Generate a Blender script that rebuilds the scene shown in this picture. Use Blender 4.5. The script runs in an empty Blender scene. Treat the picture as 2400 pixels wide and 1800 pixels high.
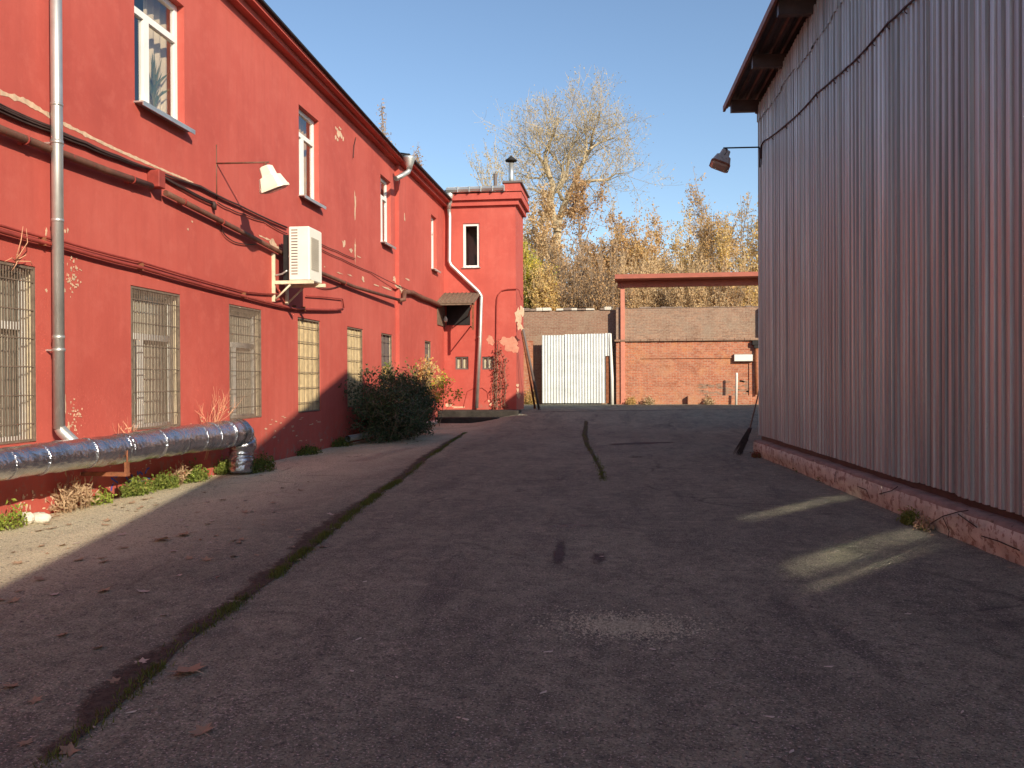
import bpy, math, random
import numpy as np
from mathutils import Vector, Matrix

S = bpy.context.scene
COL = S.collection
rad = math.radians
random.seed(7)

# ------------------------------------------------------------------ camera
F_PX, W_PX, H_PX = 2000.0, 2400.0, 1800.0
YAW, PITCH, ROLL, EYE = rad(7.26), rad(0.344), rad(-0.25), 1.6
CAMR = Matrix.Rotation(YAW, 3, 'Z') @ Matrix.Rotation(math.pi / 2 - PITCH, 3, 'X') @ Matrix.Rotation(ROLL, 3, 'Z')
cd = bpy.data.cameras.new('camera')
cam = bpy.data.objects.new('camera', cd)
COL.objects.link(cam)
cd.sensor_width = 36.0
cd.lens = 36.0 * F_PX / W_PX
cd.clip_start, cd.clip_end = 0.05, 3000
cam.location = (0, 0, EYE)
cam.rotation_euler = CAMR.to_euler()
S.camera = cam

# ------------------------------------------------------------------ light
SUN_D = Vector((-0.886, 1.08, -0.650)).normalized()      # the way the light travels
sun_el = math.asin(-SUN_D.z)
sun_az = math.atan2(-SUN_D.x, -SUN_D.y)                  # clockwise from +Y
wd = bpy.data.worlds.new('World')
S.world = wd
wd.use_nodes = True
nt = wd.node_tree
nt.nodes.clear()
sky = nt.nodes.new('ShaderNodeTexSky')
sky.sky_type = 'NISHITA'
sky.sun_disc = False
sky.sun_elevation = sun_el
sky.sun_rotation = sun_az
sky.air_density, sky.dust_density, sky.ozone_density = 1.0, 0.5, 2.2
bg = nt.nodes.new('ShaderNodeBackground')
bg.inputs['Strength'].default_value = 0.13
wo = nt.nodes.new('ShaderNodeOutputWorld')
nt.links.new(sky.outputs[0], bg.inputs[0])
nt.links.new(bg.outputs[0], wo.inputs[0])
sl = bpy.data.lights.new('sun', 'SUN')
sl.energy, sl.angle, sl.color = 4.8, rad(0.5), (1.0, 0.87, 0.68)
so = bpy.data.objects.new('sun', sl)
COL.objects.link(so)
so.rotation_euler = (-SUN_D).to_track_quat('Z', 'Y').to_euler()
S.view_settings.view_transform = 'Standard'
S.view_settings.look = 'None'
S.view_settings.gamma = 1.0
S.view_settings.exposure = 0.40
S.cycles.use_denoising = True
S.cycles.use_adaptive_sampling = False
S.cycles.use_guiding = True            # sunlight thrown back by the window panes
S.cycles.guiding_training_samples = 128
S.cycles.blur_glossy = 0.0
S.cycles.caustics_reflective = True
S.cycles.sample_clamp_indirect = 0
S.cycles.sample_clamp_direct = 0
S.cycles.max_bounces = 8
S.cycles.diffuse_bounces = 4

# ------------------------------------------------------------------ picture -> place
def ray(u, v):
    return CAMR @ Vector(((u - W_PX / 2) / F_PX, (H_PX / 2 - v) / F_PX, -1.0))
C0 = Vector((0, 0, EYE))
def onX(u, v, X):
    d = ray(u, v); return C0 + d * (X / d.x)
def onY(u, v, Y):
    d = ray(u, v); return C0 + d * (Y / d.y)
def onZ(u, v, Z=0.0):
    d = ray(u, v); return C0 + d * ((Z - EYE) / d.z)

# ------------------------------------------------------------------ materials
def mat_new(name):
    m = bpy.data.materials.new(name); m.use_nodes = True
    t = m.node_tree; t.nodes.clear()
    o = t.nodes.new('ShaderNodeOutputMaterial')
    return m, t, o
def N(t, typ, **kw):
    n = t.nodes.new(typ)
    for k, v in kw.items():
        if k in n.inputs.keys() if isinstance(k, str) else False:
            n.inputs[k].default_value = v
        else:
            setattr(n, k, v)
    return n
def noise(t, scale, detail=4, rough=0.6, coord=None, sc=None):
    n = t.nodes.new('ShaderNodeTexNoise')
    n.inputs['Scale'].default_value = scale
    n.inputs['Detail'].default_value = detail
    n.inputs['Roughness'].default_value = rough
    if coord is None:
        tc = t.nodes.new('ShaderNodeTexCoord'); coord = tc.outputs['Object']
    if sc is not None:
        mp = t.nodes.new('ShaderNodeMapping'); mp.inputs['Scale'].default_value = sc
        t.links.new(coord, mp.inputs['Vector']); coord = mp.outputs[0]
    t.links.new(coord, n.inputs['Vector'])
    return n.outputs['Fac']
def ramp(t, fac, stops):
    r = t.nodes.new('ShaderNodeValToRGB')
    e = r.color_ramp.elements
    while len(e) < len(stops): e.new(0.5)
    for i, (p, c) in enumerate(stops):
        e[i].position = p
        e[i].color = (c[0], c[1], c[2], 1) if hasattr(c, '__len__') else (c, c, c, 1)
    t.links.new(fac, r.inputs[0])
    return r.outputs[0]
def mixc(t, fac, a, b, mode='MIX'):
    m = t.nodes.new('ShaderNodeMix'); m.data_type = 'RGBA'; m.blend_type = mode
    for sock, val in ((m.inputs[0], fac), (m.inputs[6], a), (m.inputs[7], b)):
        if hasattr(val, 'is_linked'): t.links.new(val, sock)
        elif hasattr(val, '__len__'): sock.default_value = (val[0], val[1], val[2], 1)
        else: sock.default_value = val
    return m.outputs[2]
def bump(t, h, strength=0.3, dist=0.01):
    b = t.nodes.new('ShaderNodeBump')
    b.inputs['Strength'].default_value = strength
    b.inputs['Distance'].default_value = dist
    t.links.new(h, b.inputs['Height'])
    return b.outputs[0]
def pbsdf(t, o, col, rough=0.8, metal=0.0, normal=None, spec=0.3):
    p = t.nodes.new('ShaderNodeBsdfPrincipled')
    if hasattr(col, 'is_linked'): t.links.new(col, p.inputs['Base Color'])
    else: p.inputs['Base Color'].default_value = (col[0], col[1], col[2], 1)
    if hasattr(rough, 'is_linked'): t.links.new(rough, p.inputs['Roughness'])
    else: p.inputs['Roughness'].default_value = rough
    p.inputs['Metallic'].default_value = metal
    p.inputs['Specular IOR Level'].default_value = spec
    if normal is not None: t.links.new(normal, p.inputs['Normal'])
    t.links.new(p.outputs[0], o.inputs[0])
    return p
def simple(name, col, rough=0.7, metal=0.0, var=0.25, scale=6.0, bmp=0.15, dist=0.004, spec=0.3, dark=None, darkpos=0.62):
    m, t, o = mat_new(name)
    n1 = noise(t, scale, 5)
    lo = tuple(c * (1 - var) for c in col); hi = tuple(min(1, c * (1 + var)) for c in col)
    c = ramp(t, n1, [(0.3, lo), (0.7, hi)])
    if dark is not None:
        n2 = noise(t, scale * 2.3, 6, 0.7)
        f = ramp(t, n2, [(darkpos, 0.0), (darkpos + 0.06, 1.0)])
        c = mixc(t, f, c, dark)
    nb = noise(t, scale * 8, 3)
    pbsdf(t, o, c, rough, metal, bump(t, nb, bmp, dist), spec)
    return m

def make_red():
    m, t, o = mat_new('red_painted_plaster')
    big = noise(t, 0.45, 5, 0.6)
    c = ramp(t, big, [(0.3, (0.415, 0.077, 0.059)), (0.5, (0.488, 0.098, 0.074)), (0.72, (0.54, 0.124, 0.094))])
    # repainted rectangles of slightly different red
    tc = t.nodes.new('ShaderNodeTexCoord'); sx = t.nodes.new('ShaderNodeSeparateXYZ'); cx = t.nodes.new('ShaderNodeCombineXYZ')
    t.links.new(tc.outputs['Object'], sx.inputs[0]); t.links.new(sx.outputs[1], cx.inputs[0]); t.links.new(sx.outputs[2], cx.inputs[1])
    streak = noise(t, 1.0, 6, 0.65, tc.outputs['Object'], (5.0, 5.0, 0.35))
    c = mixc(t, ramp(t, streak, [(0.42, 0.0), (0.72, 0.38)]), c, (0.37, 0.074, 0.058))
    fine = noise(t, 3.2, 6, 0.7)
    c = mixc(t, ramp(t, fine, [(0.50, 0.0), (0.72, 0.45)]), c, (0.55, 0.140, 0.108))
    # grime and scuffing in the lowest metre
    low = t.nodes.new('ShaderNodeMapRange'); low.inputs[1].default_value = 0.9; low.inputs[2].default_value = 0.0
    t.links.new(sx.outputs[2], low.inputs[0])
    n3 = noise(t, 5.0, 8, 0.75)
    mul = t.nodes.new('ShaderNodeMath'); mul.operation = 'MULTIPLY'
    t.links.new(low.outputs[0], mul.inputs[0]); t.links.new(ramp(t, n3, [(0.52, 0.0), (0.62, 1.0)]), mul.inputs[1])
    c = mixc(t, mul.outputs[0], c, (0.30, 0.19, 0.15))
    h1 = noise(t, 9.0, 6, 0.7); h2 = noise(t, 90.0, 3, 0.6)
    add = t.nodes.new('ShaderNodeMath'); add.operation = 'ADD'
    t.links.new(h1, add.inputs[0]); 
    m2 = t.nodes.new('ShaderNodeMath'); m2.operation = 'MULTIPLY'; m2.inputs[1].default_value = 0.25
    t.links.new(h2, m2.inputs[0]); t.links.new(m2.outputs[0], add.inputs[1])
    pbsdf(t, o, c, 0.75, 0, bump(t, add.outputs[0], 0.35, 0.012), 0.25)
    return m

def make_asphalt():
    m, t, o = mat_new('worn_asphalt')
    tc = t.nodes.new('ShaderNodeTexCoord'); sx = t.nodes.new('ShaderNodeSeparateXYZ'); t.links.new(tc.outputs['Object'], sx.inputs[0])
    a = noise(t, 0.22, 5, 0.6)
    c = ramp(t, a, [(0.30, (0.195, 0.198, 0.142)), (0.5, (0.268, 0.268, 0.188)), (0.70, (0.350, 0.342, 0.235))])
    b = noise(t, 1.1, 7, 0.7, None, (1.4, 0.6, 1))
    c = mixc(t, ramp(t, b, [(0.46, 0.0), (0.60, 0.7)]), c, (0.150, 0.150, 0.113))
    d = noise(t, 2.7, 8, 0.75)
    c = mixc(t, ramp(t, d, [(0.54, 0.0), (0.66, 0.65)]), c, (0.42, 0.395, 0.28))
    st = noise(t, 0.75, 6, 0.7, None, (2.2, 0.35, 1))
    c = mixc(t, ramp(t, st, [(0.55, 0.0), (0.66, 0.7)]), c, (0.095, 0.092, 0.078))
    mo = noise(t, 6.5, 9, 0.82)
    c = mixc(t, ramp(t, mo, [(0.40, 0.55), (0.50, 0.0)]), c, (0.115, 0.113, 0.09))
    c = mixc(t, ramp(t, mo, [(0.53, 0.0), (0.64, 0.45)]), c, (0.46, 0.44, 0.32))
    # sandy dust towards the red wall, paled to brighten the sunlit strip
    mr = t.nodes.new('ShaderNodeMapRange'); mr.inputs[1].default_value = -3.6; mr.inputs[2].default_value = -5.4
    t.links.new(sx.outputs[0], mr.inputs[0])
    mu = t.nodes.new('ShaderNodeMath'); mu.operation = 'MULTIPLY'
    t.links.new(mr.outputs[0], mu.inputs[0]); t.links.new(ramp(t, noise(t, 0.9, 7, 0.7, None, (1, .5, 1)), [(0.30, 0.45), (0.6, 1.0)]), mu.inputs[1])
    c = mixc(t, mu.outputs[0], c, (0.68, 0.59, 0.40))
    sp = noise(t, 60, 4, 0.7)
    c = mixc(t, ramp(t, sp, [(0.36, 0.8), (0.50, 0.0)]), c, (0.055, 0.052, 0.05))
    pit = noise(t, 17, 6, 0.75)
    c = mixc(t, ramp(t, pit, [(0.36, 0.75), (0.44, 0.0)]), c, (0.07, 0.065, 0.06))
    sp2 = noise(t, 75, 2, 0.5)
    c = mixc(t, ramp(t, sp2, [(0.60, 0.0), (0.67, 0.8)]), c, (0.58, 0.50, 0.43))
    # fine branching cracks and a few mended patches
    vc = t.nodes.new('ShaderNodeTexVoronoi'); vc.feature = 'DISTANCE_TO_EDGE'; vc.inputs['Scale'].default_value = 0.55
    wn = t.nodes.new('ShaderNodeTexNoise'); wn.inputs['Scale'].default_value = 1.6; wn.inputs['Detail'].default_value = 6
    t.links.new(tc.outputs['Object'], wn.inputs['Vector'])
    wm = mixc(t, 0.22, tc.outputs['Object'], wn.outputs['Color']); t.links.new(wm, vc.inputs['Vector'])
    ck = t.nodes.new('ShaderNodeMath'); ck.operation = 'MULTIPLY'
    t.links.new(ramp(t, vc.outputs['Distance'], [(0.0, 0.6), (0.016, 0.0)]), ck.inputs[0]); t.links.new(ramp(t, noise(t, 0.5, 4), [(0.50, 0.0), (0.62, 1.0)]), ck.inputs[1])
    c = mixc(t, ck.outputs[0], c, (0.05, 0.046, 0.043))
    v = t.nodes.new('ShaderNodeTexVoronoi'); v.inputs['Scale'].default_value = 48
    t.links.new(tc.outputs['Object'], v.inputs['Vector'])
    add = t.nodes.new('ShaderNodeMath'); add.operation = 'ADD'
    t.links.new(v.outputs['Distance'], add.inputs[0]); t.links.new(sp, add.inputs[1])
    add2 = t.nodes.new('ShaderNodeMath'); add2.operation = 'ADD'
    t.links.new(add.outputs[0], add2.inputs[0]); t.links.new(pit, add2.inputs[1])
    pbsdf(t, o, c, 0.9, 0, bump(t, add2.outputs[0], 0.7, 0.015), 0.25)
    return m

def make_brick(name, c1, c2, mort, patch, patchpos, horizontal='x'):
    m, t, o = mat_new(name)
    tc = t.nodes.new('ShaderNodeTexCoord'); sx = t.nodes.new('ShaderNodeSeparateXYZ'); cx = t.nodes.new('ShaderNodeCombineXYZ')
    t.links.new(tc.outputs['Object'], sx.inputs[0]); t.links.new(sx.outputs[0 if horizontal == 'x' else 1], cx.inputs[0]); t.links.new(sx.outputs[2], cx.inputs[1])
    br = t.nodes.new('ShaderNodeTexBrick')
    br.inputs['Scale'].default_value = 1.0
    br.inputs['Brick Width'].default_value = 0.26
    br.inputs['Row Height'].default_value = 0.078
    br.inputs['Mortar Size'].default_value = 0.010
    br.inputs['Mortar Smooth'].default_value = 0.2
    br.inputs['Color1'].default_value = (*c1, 1); br.inputs['Color2'].default_value = (*c2, 1); br.inputs['Mortar'].default_value = (*mort, 1)
    t.links.new(cx.outputs[0], br.inputs['Vector'])
    c = br.outputs['Color']
    n1 = noise(t, 0.9, 7, 0.7)
    c = mixc(t, ramp(t, n1, [(patchpos, 0.0), (patchpos + 0.12, 0.8)]), c, patch)
    n4 = noise(t, 0.45, 6, 0.65)
    c = mixc(t, ramp(t, n4, [(0.48, 0.0), (0.62, 0.55)]), c, tuple(0.5 * (x + y) for x, y in zip(mort, c2)))
    n2 = noise(t, 1.6, 7, 0.75, None, (1, 1, 1.6))
    c = mixc(t, ramp(t, n2, [(0.50, 0.0), (0.66, 0.65)]), c, tuple(0.55 * x for x in c1))
    n3 = noise(t, 12, 5, 0.7)
    c = mixc(t, ramp(t, n3, [(0.35, 0.30), (0.55, 0.0)]), c, (0.5, 0.42, 0.33))
    inv = t.nodes.new('ShaderNodeMath'); inv.operation = 'SUBTRACT'; inv.inputs[0].default_value = 1.0
    t.links.new(br.outputs['Fac'], inv.inputs[1])
    pbsdf(t, o, c, 0.9, 0, bump(t, inv.outputs[0], 0.6, 0.012), 0.2)
    return m

def make_cladding():
    m, t, o = mat_new('weathered_steel_sheet')
    tc = t.nodes.new('ShaderNodeTexCoord')
    s1 = noise(t, 1.0, 6, 0.7, tc.outputs['Object'], (13, 13, 0.13))
    c = ramp(t, s1, [(0.3, (0.15, 0.162, 0.155)), (0.5, (0.37, 0.40, 0.38)), (0.7, (0.68, 0.73, 0.69))])  # streaks of grime, also painted for groove shade and sheen on the ribs
    n2 = noise(t, 0.6, 5, 0.6)
    c = mixc(t, ramp(t, n2, [(0.45, 0.0), (0.7, 0.45)]), c, (0.40, 0.36, 0.325))
    n3 = noise(t, 25, 6, 0.8)
    c = mixc(t, ramp(t, n3, [(0.58, 0.0), (0.72, 0.35)]), c, (0.20, 0.14, 0.125))
    r = ramp(t, s1, [(0.3, 0.5), (0.7, 0.38)])
    pbsdf(t, o, c, r, 0.35, bump(t, noise(t, 60, 3), 0.08, 0.003), 0.5)
    return m

def make_foil():
    m, t, o = mat_new('crumpled_foil')
    h = noise(t, 13, 4, 0.55); h2 = noise(t, 5, 4, 0.6)
    add = t.nodes.new('ShaderNodeMath'); add.operation = 'ADD'
    t.links.new(h, add.inputs[0]); t.links.new(h2, add.inputs[1])
    c = ramp(t, h2, [(0.3, (0.38, 0.39, 0.43)), (0.7, (0.64, 0.65, 0.68))])
    pbsdf(t, o, c, 0.2, 0.95, bump(t, add.outputs[0], 0.6, 0.035), 0.5)
    return m

def make_leaf(name, cols, trans=0.35, rough=0.6):
    m, t, o = mat_new(name)
    g = t.nodes.new('ShaderNodeNewGeometry')
    n = len(cols)
    c = ramp(t, g.outputs['Random Per Island'], [(i / max(1, n - 1), cc) for i, cc in enumerate(cols)])
    d = t.nodes.new('ShaderNodeBsdfPrincipled'); d.inputs['Roughness'].default_value = rough; d.inputs['Specular IOR Level'].default_value = 0.25
    t.links.new(c, d.inputs['Base Color'])
    tr = t.nodes.new('ShaderNodeBsdfTranslucent'); t.links.new(c, tr.inputs[0])
    mx = t.nodes.new('ShaderNodeMixShader'); mx.inputs[0].default_value = trans
    t.links.new(d.outputs[0], mx.inputs[1]); t.links.new(tr.outputs[0], mx.inputs[2]); t.links.new(mx.outputs[0], o.inputs[0])
    return m

def make_glass(name='window_glass', refl=0.06, rough=0.03):
    m, t, o = mat_new(name)
    lw = t.nodes.new('ShaderNodeLayerWeight'); lw.inputs[0].default_value = 0.5
    fr = t.nodes.new('ShaderNodeMath'); fr.operation = 'POWER'; fr.inputs[1].default_value = 5.0
    t.links.new(lw.outputs['Facing'], fr.inputs[0])
    add = t.nodes.new('ShaderNodeMath'); add.operation = 'ADD'; add.inputs[1].default_value = refl; add.use_clamp = True
    t.links.new(fr.outputs[0], add.inputs[0])
    tp = t.nodes.new('ShaderNodeBsdfTransparent'); tp.inputs[0].default_value = (0.88, 0.9, 0.9, 1)
    gl = t.nodes.new('ShaderNodeBsdfGlossy'); gl.inputs['Roughness'].default_value = rough
    t.links.new(bump(t, noise(t, 0.8, 1), 0.006, 0.02), gl.inputs['Normal'])
    mx = t.nodes.new('ShaderNodeMixShader')
    t.links.new(add.outputs[0], mx.inputs[0]); t.links.new(tp.outputs[0], mx.inputs[1]); t.links.new(gl.outputs[0], mx.inputs[2])
    t.links.new(mx.outputs[0], o.inputs[0])
    return m

def make_stain(name, col, soft=0.30, peak=0.8):
    # an irregular patch of dirt: solid along its spine, breaking up towards its rim
    m, t, o = mat_new(name)
    at = t.nodes.new('ShaderNodeAttribute'); at.attribute_name = 'rim'
    n = mixc(t, 0.4, noise(t, 2.4, 8, 0.75), noise(t, 16, 6, 0.75))
    sub = t.nodes.new('ShaderNodeMath'); sub.operation = 'SUBTRACT'
    mr = t.nodes.new('ShaderNodeMath'); mr.operation = 'MULTIPLY_ADD'; mr.inputs[1].default_value = 2.2; mr.inputs[2].default_value = -0.55
    t.links.new(n, mr.inputs[0]); t.links.new(mr.outputs[0], sub.inputs[0]); t.links.new(at.outputs['Fac'], sub.inputs[1])
    f = ramp(t, sub.outputs[0], [(0.0, 0.0), (soft, peak)])
    c = ramp(t, noise(t, 20, 5), [(0.35, tuple(x * 0.7 for x in col)), (0.65, tuple(x * 1.3 for x in col))])
    p = t.nodes.new('ShaderNodeBsdfPrincipled'); p.inputs['Roughness'].default_value = 0.95
    p.inputs['Specular IOR Level'].default_value = 0.15
    t.links.new(c, p.inputs['Base Color'])
    tp = t.nodes.new('ShaderNodeBsdfTransparent')
    mx = t.nodes.new('ShaderNodeMixShader')
    t.links.new(f, mx.inputs[0]); t.links.new(tp.outputs[0], mx.inputs[1]); t.links.new(p.outputs[0], mx.inputs[2])
    t.links.new(mx.outputs[0], o.inputs[0])
    return m

M = {}
M['red'] = make_red()
M['asphalt'] = make_asphalt()
M['brick_old'] = make_brick('old_brown_brick', (0.30, 0.165, 0.11), (0.24, 0.125, 0.085), (0.33, 0.26, 0.19), (0.32, 0.235, 0.165), 0.52)
M['brick_red'] = make_brick('red_orange_brick', (0.50, 0.165, 0.085), (0.34, 0.10, 0.055), (0.46, 0.31, 0.21), (0.56, 0.24, 0.10), 0.50)
M['brick_grey'] = make_brick('grey_painted_brick', (0.36, 0.21, 0.14), (0.23, 0.14, 0.10), (0.38, 0.29, 0.21), (0.28, 0.215, 0.16), 0.50)
M['cladding'] = make_cladding()
M['foil'] = make_foil()
M['glass'] = make_glass()
M['coated'] = make_glass('coated_glass', 0.20, 0.04)
M['mirror'] = make_glass('sun_streak_mirror', 0.88, 0.036)  # reflectance raised to near mirror so unseen panes throw sun streaks
M['dirt'] = make_stain('dark_crack_dirt', (0.085, 0.066, 0.052))
M['patch'] = make_stain('dark_asphalt_stain', (0.115, 0.098, 0.09), 0.45, 0.8)
M['pale'] = make_stain('pale_dust', (0.40, 0.34, 0.28), 0.8, 0.5)
M['zinc'] = simple('galvanised_steel', (0.56, 0.56, 0.53), 0.42, 0.75, 0.15, 3, 0.1)
M['zinc_pale'] = simple('bright_corrugated_zinc', (0.60, 0.635, 0.625), 0.5, 0.2, 0.15, 2.0, 0.1, dark=(0.62, 0.60, 0.5), darkpos=0.68)
M['white'] = simple('white_plastic_frame', (0.80, 0.79, 0.75), 0.45, 0, 0.05, 4, 0.03)
M['cream'] = simple('cream_paint', (0.72, 0.62, 0.44), 0.7, 0, 0.15, 6, 0.1, dark=(0.45, 0.30, 0.16), darkpos=0.66)
M['acwhite'] = simple('ac_casing_white', (0.80, 0.77, 0.68), 0.5, 0, 0.05, 3, 0.03)
M['lampwhite'] = simple('lamp_enamel', (0.82, 0.76, 0.62), 0.45, 0, 0.08, 5, 0.05, dark=(0.5, 0.26, 0.10), darkpos=0.7)
M['lampgrey'] = simple('lamp_grey', (0.50, 0.47, 0.42), 0.5, 0.2, 0.2, 6, 0.05, dark=(0.18, 0.08, 0.05), darkpos=0.6)
M['lens'] = simple('lamp_lens', (0.42, 0.40, 0.33), 0.2, 0, 0.1, 8, 0.05, spec=0.6)
M['pipe_brown'] = simple('brown_pipe_paint', (0.16, 0.075, 0.05), 0.6, 0.1, 0.3, 5, 0.15, dark=(0.28, 0.06, 0.045), darkpos=0.58)
M['pipe_red'] = simple('red_pipe_paint', (0.30, 0.05, 0.038), 0.6, 0, 0.25, 5, 0.15)
M['cable'] = simple('dark_cable', (0.05, 0.028, 0.024), 0.6, 0, 0.3, 8, 0.1)
M['bar'] = simple('grille_brown', (0.21, 0.155, 0.115), 0.6, 0.2, 0.3, 12, 0.1)
M['black'] = simple('roof_black', (0.02, 0.018, 0.018), 0.7, 0, 0.3, 5, 0.1)
M['rust'] = simple('rusty_steel', (0.26, 0.10, 0.05), 0.8, 0.2, 0.4, 9, 0.3, dark=(0.10, 0.045, 0.03))
M['plaster'] = simple('bare_plaster', (0.62, 0.44, 0.30), 0.9, 0, 0.25, 9, 0.4, 0.01)
M['pinkplaster'] = simple('pink_plaster', (0.58, 0.26, 0.18), 0.9, 0, 0.2, 6, 0.3, 0.01)
M['blind'] = simple('grey_blind', (0.48, 0.43, 0.35), 0.8, 0, 0.15, 1.5, 0.05)
M['curtain'] = simple('beige_curtain', (0.66, 0.52, 0.36), 0.85, 0, 0.15, 2.0, 0.1)
M['ochrecurtain'] = simple('ochre_curtain', (0.55, 0.33, 0.12), 0.85, 0, 0.2, 3.0, 0.1)
M['darkroom'] = simple('dim_room', (0.22, 0.21, 0.20), 0.9, 0, 0.2, 1.0, 0.0)
M['board'] = simple('pale_board', (0.62, 0.48, 0.27), 0.8, 0, 0.22, 7, 0.2)
M['ply'] = simple('orange_plywood', (0.60, 0.33, 0.11), 0.75, 0, 0.2, 5, 0.1)
M['greysheet'] = simple('grey_sheet', (0.15, 0.12, 0.11), 0.6, 0, 0.2, 4, 0.1)
M['concrete'] = simple('dirty_concrete', (0.24, 0.185, 0.15), 0.9, 0, 0.3, 4, 0.5, 0.02, dark=(0.10, 0.075, 0.06), darkpos=0.6)
M['plinth'] = simple('pinkish_plinth', (0.52, 0.53, 0.44), 0.9, 0, 0.25, 3.5, 0.6, 0.02, dark=(0.28, 0.23, 0.18), darkpos=0.52)
M['stone'] = simple('white_limestone', (0.62, 0.58, 0.50), 0.9, 0, 0.2, 5, 0.5, 0.02)
M['canopyred'] = simple('terracotta_paint', (0.42, 0.135, 0.085), 0.6, 0.1, 0.12, 2.5, 0.05)
M['salmon'] = simple('salmon_paint', (0.56, 0.22, 0.15), 0.6, 0, 0.12, 3, 0.05)
M['soffit'] = simple('dark_soffit_steel', (0.095, 0.075, 0.07), 0.5, 0.5, 0.25, 3, 0.1)
M['verge'] = simple('verge_rust_paint', (0.24, 0.12, 0.085), 0.6, 0.2, 0.3, 4, 0.1)
M['graffiti'] = simple('blue_spray', (0.06, 0.10, 0.42), 0.7, 0, 0.2, 8, 0.0)
M['wood'] = simple('weathered_wood', (0.17, 0.12, 0.085), 0.85, 0, 0.3, 10, 0.3)
M['darkwood'] = simple('dark_broom_twigs', (0.055, 0.042, 0.035), 0.9, 0, 0.3, 20, 0.3)
M['signwhite'] = simple('sign_white', (0.72, 0.72, 0.66), 0.6, 0, 0.06, 3, 0.02)
M['bark_pale'] = simple('pale_poplar_bark', (0.44, 0.36, 0.24), 0.9, 0, 0.25, 2.5, 0.4, 0.02, dark=(0.20, 0.15, 0.10), darkpos=0.6)
M['bark_grey'] = simple('grey_bark', (0.26, 0.20, 0.145), 0.9, 0, 0.3, 3, 0.4, 0.02)
M['bark_tan'] = simple('tan_twig_bark', (0.50, 0.36, 0.21), 0.9, 0, 0.3, 3, 0.3, 0.02)
M['pinktwig'] = simple('dry_pink_twig', (0.62, 0.32, 0.19), 0.9, 0, 0.2, 8, 0.2)
M['gravel'] = simple('grey_gravel', (0.42, 0.40, 0.29), 0.9, 0, 0.5, 40, 0.2)
M['l_orange'] = make_leaf('orange_leaves', [(0.60, 0.36, 0.13), (0.68, 0.44, 0.17), (0.52, 0.33, 0.15), (0.66, 0.47, 0.20)])
M['l_rust'] = make_leaf('rust_leaves', [(0.50, 0.30, 0.14), (0.58, 0.37, 0.18), (0.42, 0.27, 0.15), (0.62, 0.42, 0.20)])
M['l_yellow'] = make_leaf('yellow_leaves', [(0.683, 0.470, 0.168), (0.800, 0.568, 0.199), (0.605, 0.415, 0.191), (0.538, 0.448, 0.179)])
M['l_tan'] = make_leaf('tan_leaves', [(0.584, 0.427, 0.237), (0.691, 0.512, 0.288), (0.477, 0.342, 0.197), (0.655, 0.431, 0.196)])
M['l_ygreen'] = make_leaf('yellow_green_leaves', [(0.616, 0.504, 0.070), (0.364, 0.392, 0.070), (0.728, 0.532, 0.070), (0.224, 0.280, 0.063)])
M['l_olive'] = make_leaf('olive_bud_leaves', [(0.560, 0.462, 0.238), (0.644, 0.504, 0.252), (0.476, 0.378, 0.210)])
M['l_dark'] = make_leaf('dark_evergreen_leaves', [(0.045, 0.078, 0.036), (0.065, 0.105, 0.042), (0.034, 0.058, 0.032), (0.09, 0.125, 0.05)], 0.15, 0.5)
M['l_weed'] = make_leaf('weed_green', [(0.16, 0.22, 0.04), (0.24, 0.29, 0.06), (0.12, 0.17, 0.035), (0.30, 0.30, 0.08)])
M['l_bright'] = make_leaf('bright_weed_green', [(0.26, 0.33, 0.05), (0.34, 0.40, 0.08)])
M['l_moss'] = make_leaf('moss_green', [(0.11, 0.16, 0.028), (0.15, 0.20, 0.038), (0.06, 0.085, 0.02), (0.13, 0.13, 0.04)])
M['l_dry'] = make_leaf('dry_grass', [(0.52, 0.37, 0.22), (0.60, 0.44, 0.28), (0.44, 0.30, 0.19)])
M['l_vine'] = make_leaf('withered_vine_leaves', [(0.20, 0.075, 0.05), (0.28, 0.10, 0.06), (0.14, 0.07, 0.045)])
M['l_brown'] = make_leaf('dead_brown_leaf', [(0.42, 0.28, 0.17), (0.48, 0.34, 0.22), (0.34, 0.23, 0.15), (0.46, 0.36, 0.26)], 0.15)
M['l_greydead'] = make_leaf('faded_grey_leaf', [(0.58, 0.48, 0.40), (0.48, 0.40, 0.33)], 0.15)
M['l_yucca'] = make_leaf('yucca_leaf', [(0.10, 0.15, 0.08), (0.16, 0.20, 0.10), (0.30, 0.24, 0.10)], 0.2)

# ------------------------------------------------------------------ mesh building
def orth(d):
    d = d.normalized()
    a = Vector((0, 0, 1)) if abs(d.z) < 0.9 else Vector((1, 0, 0))
    x = d.cross(a).normalized()
    return x, d.cross(x).normalized()

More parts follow.
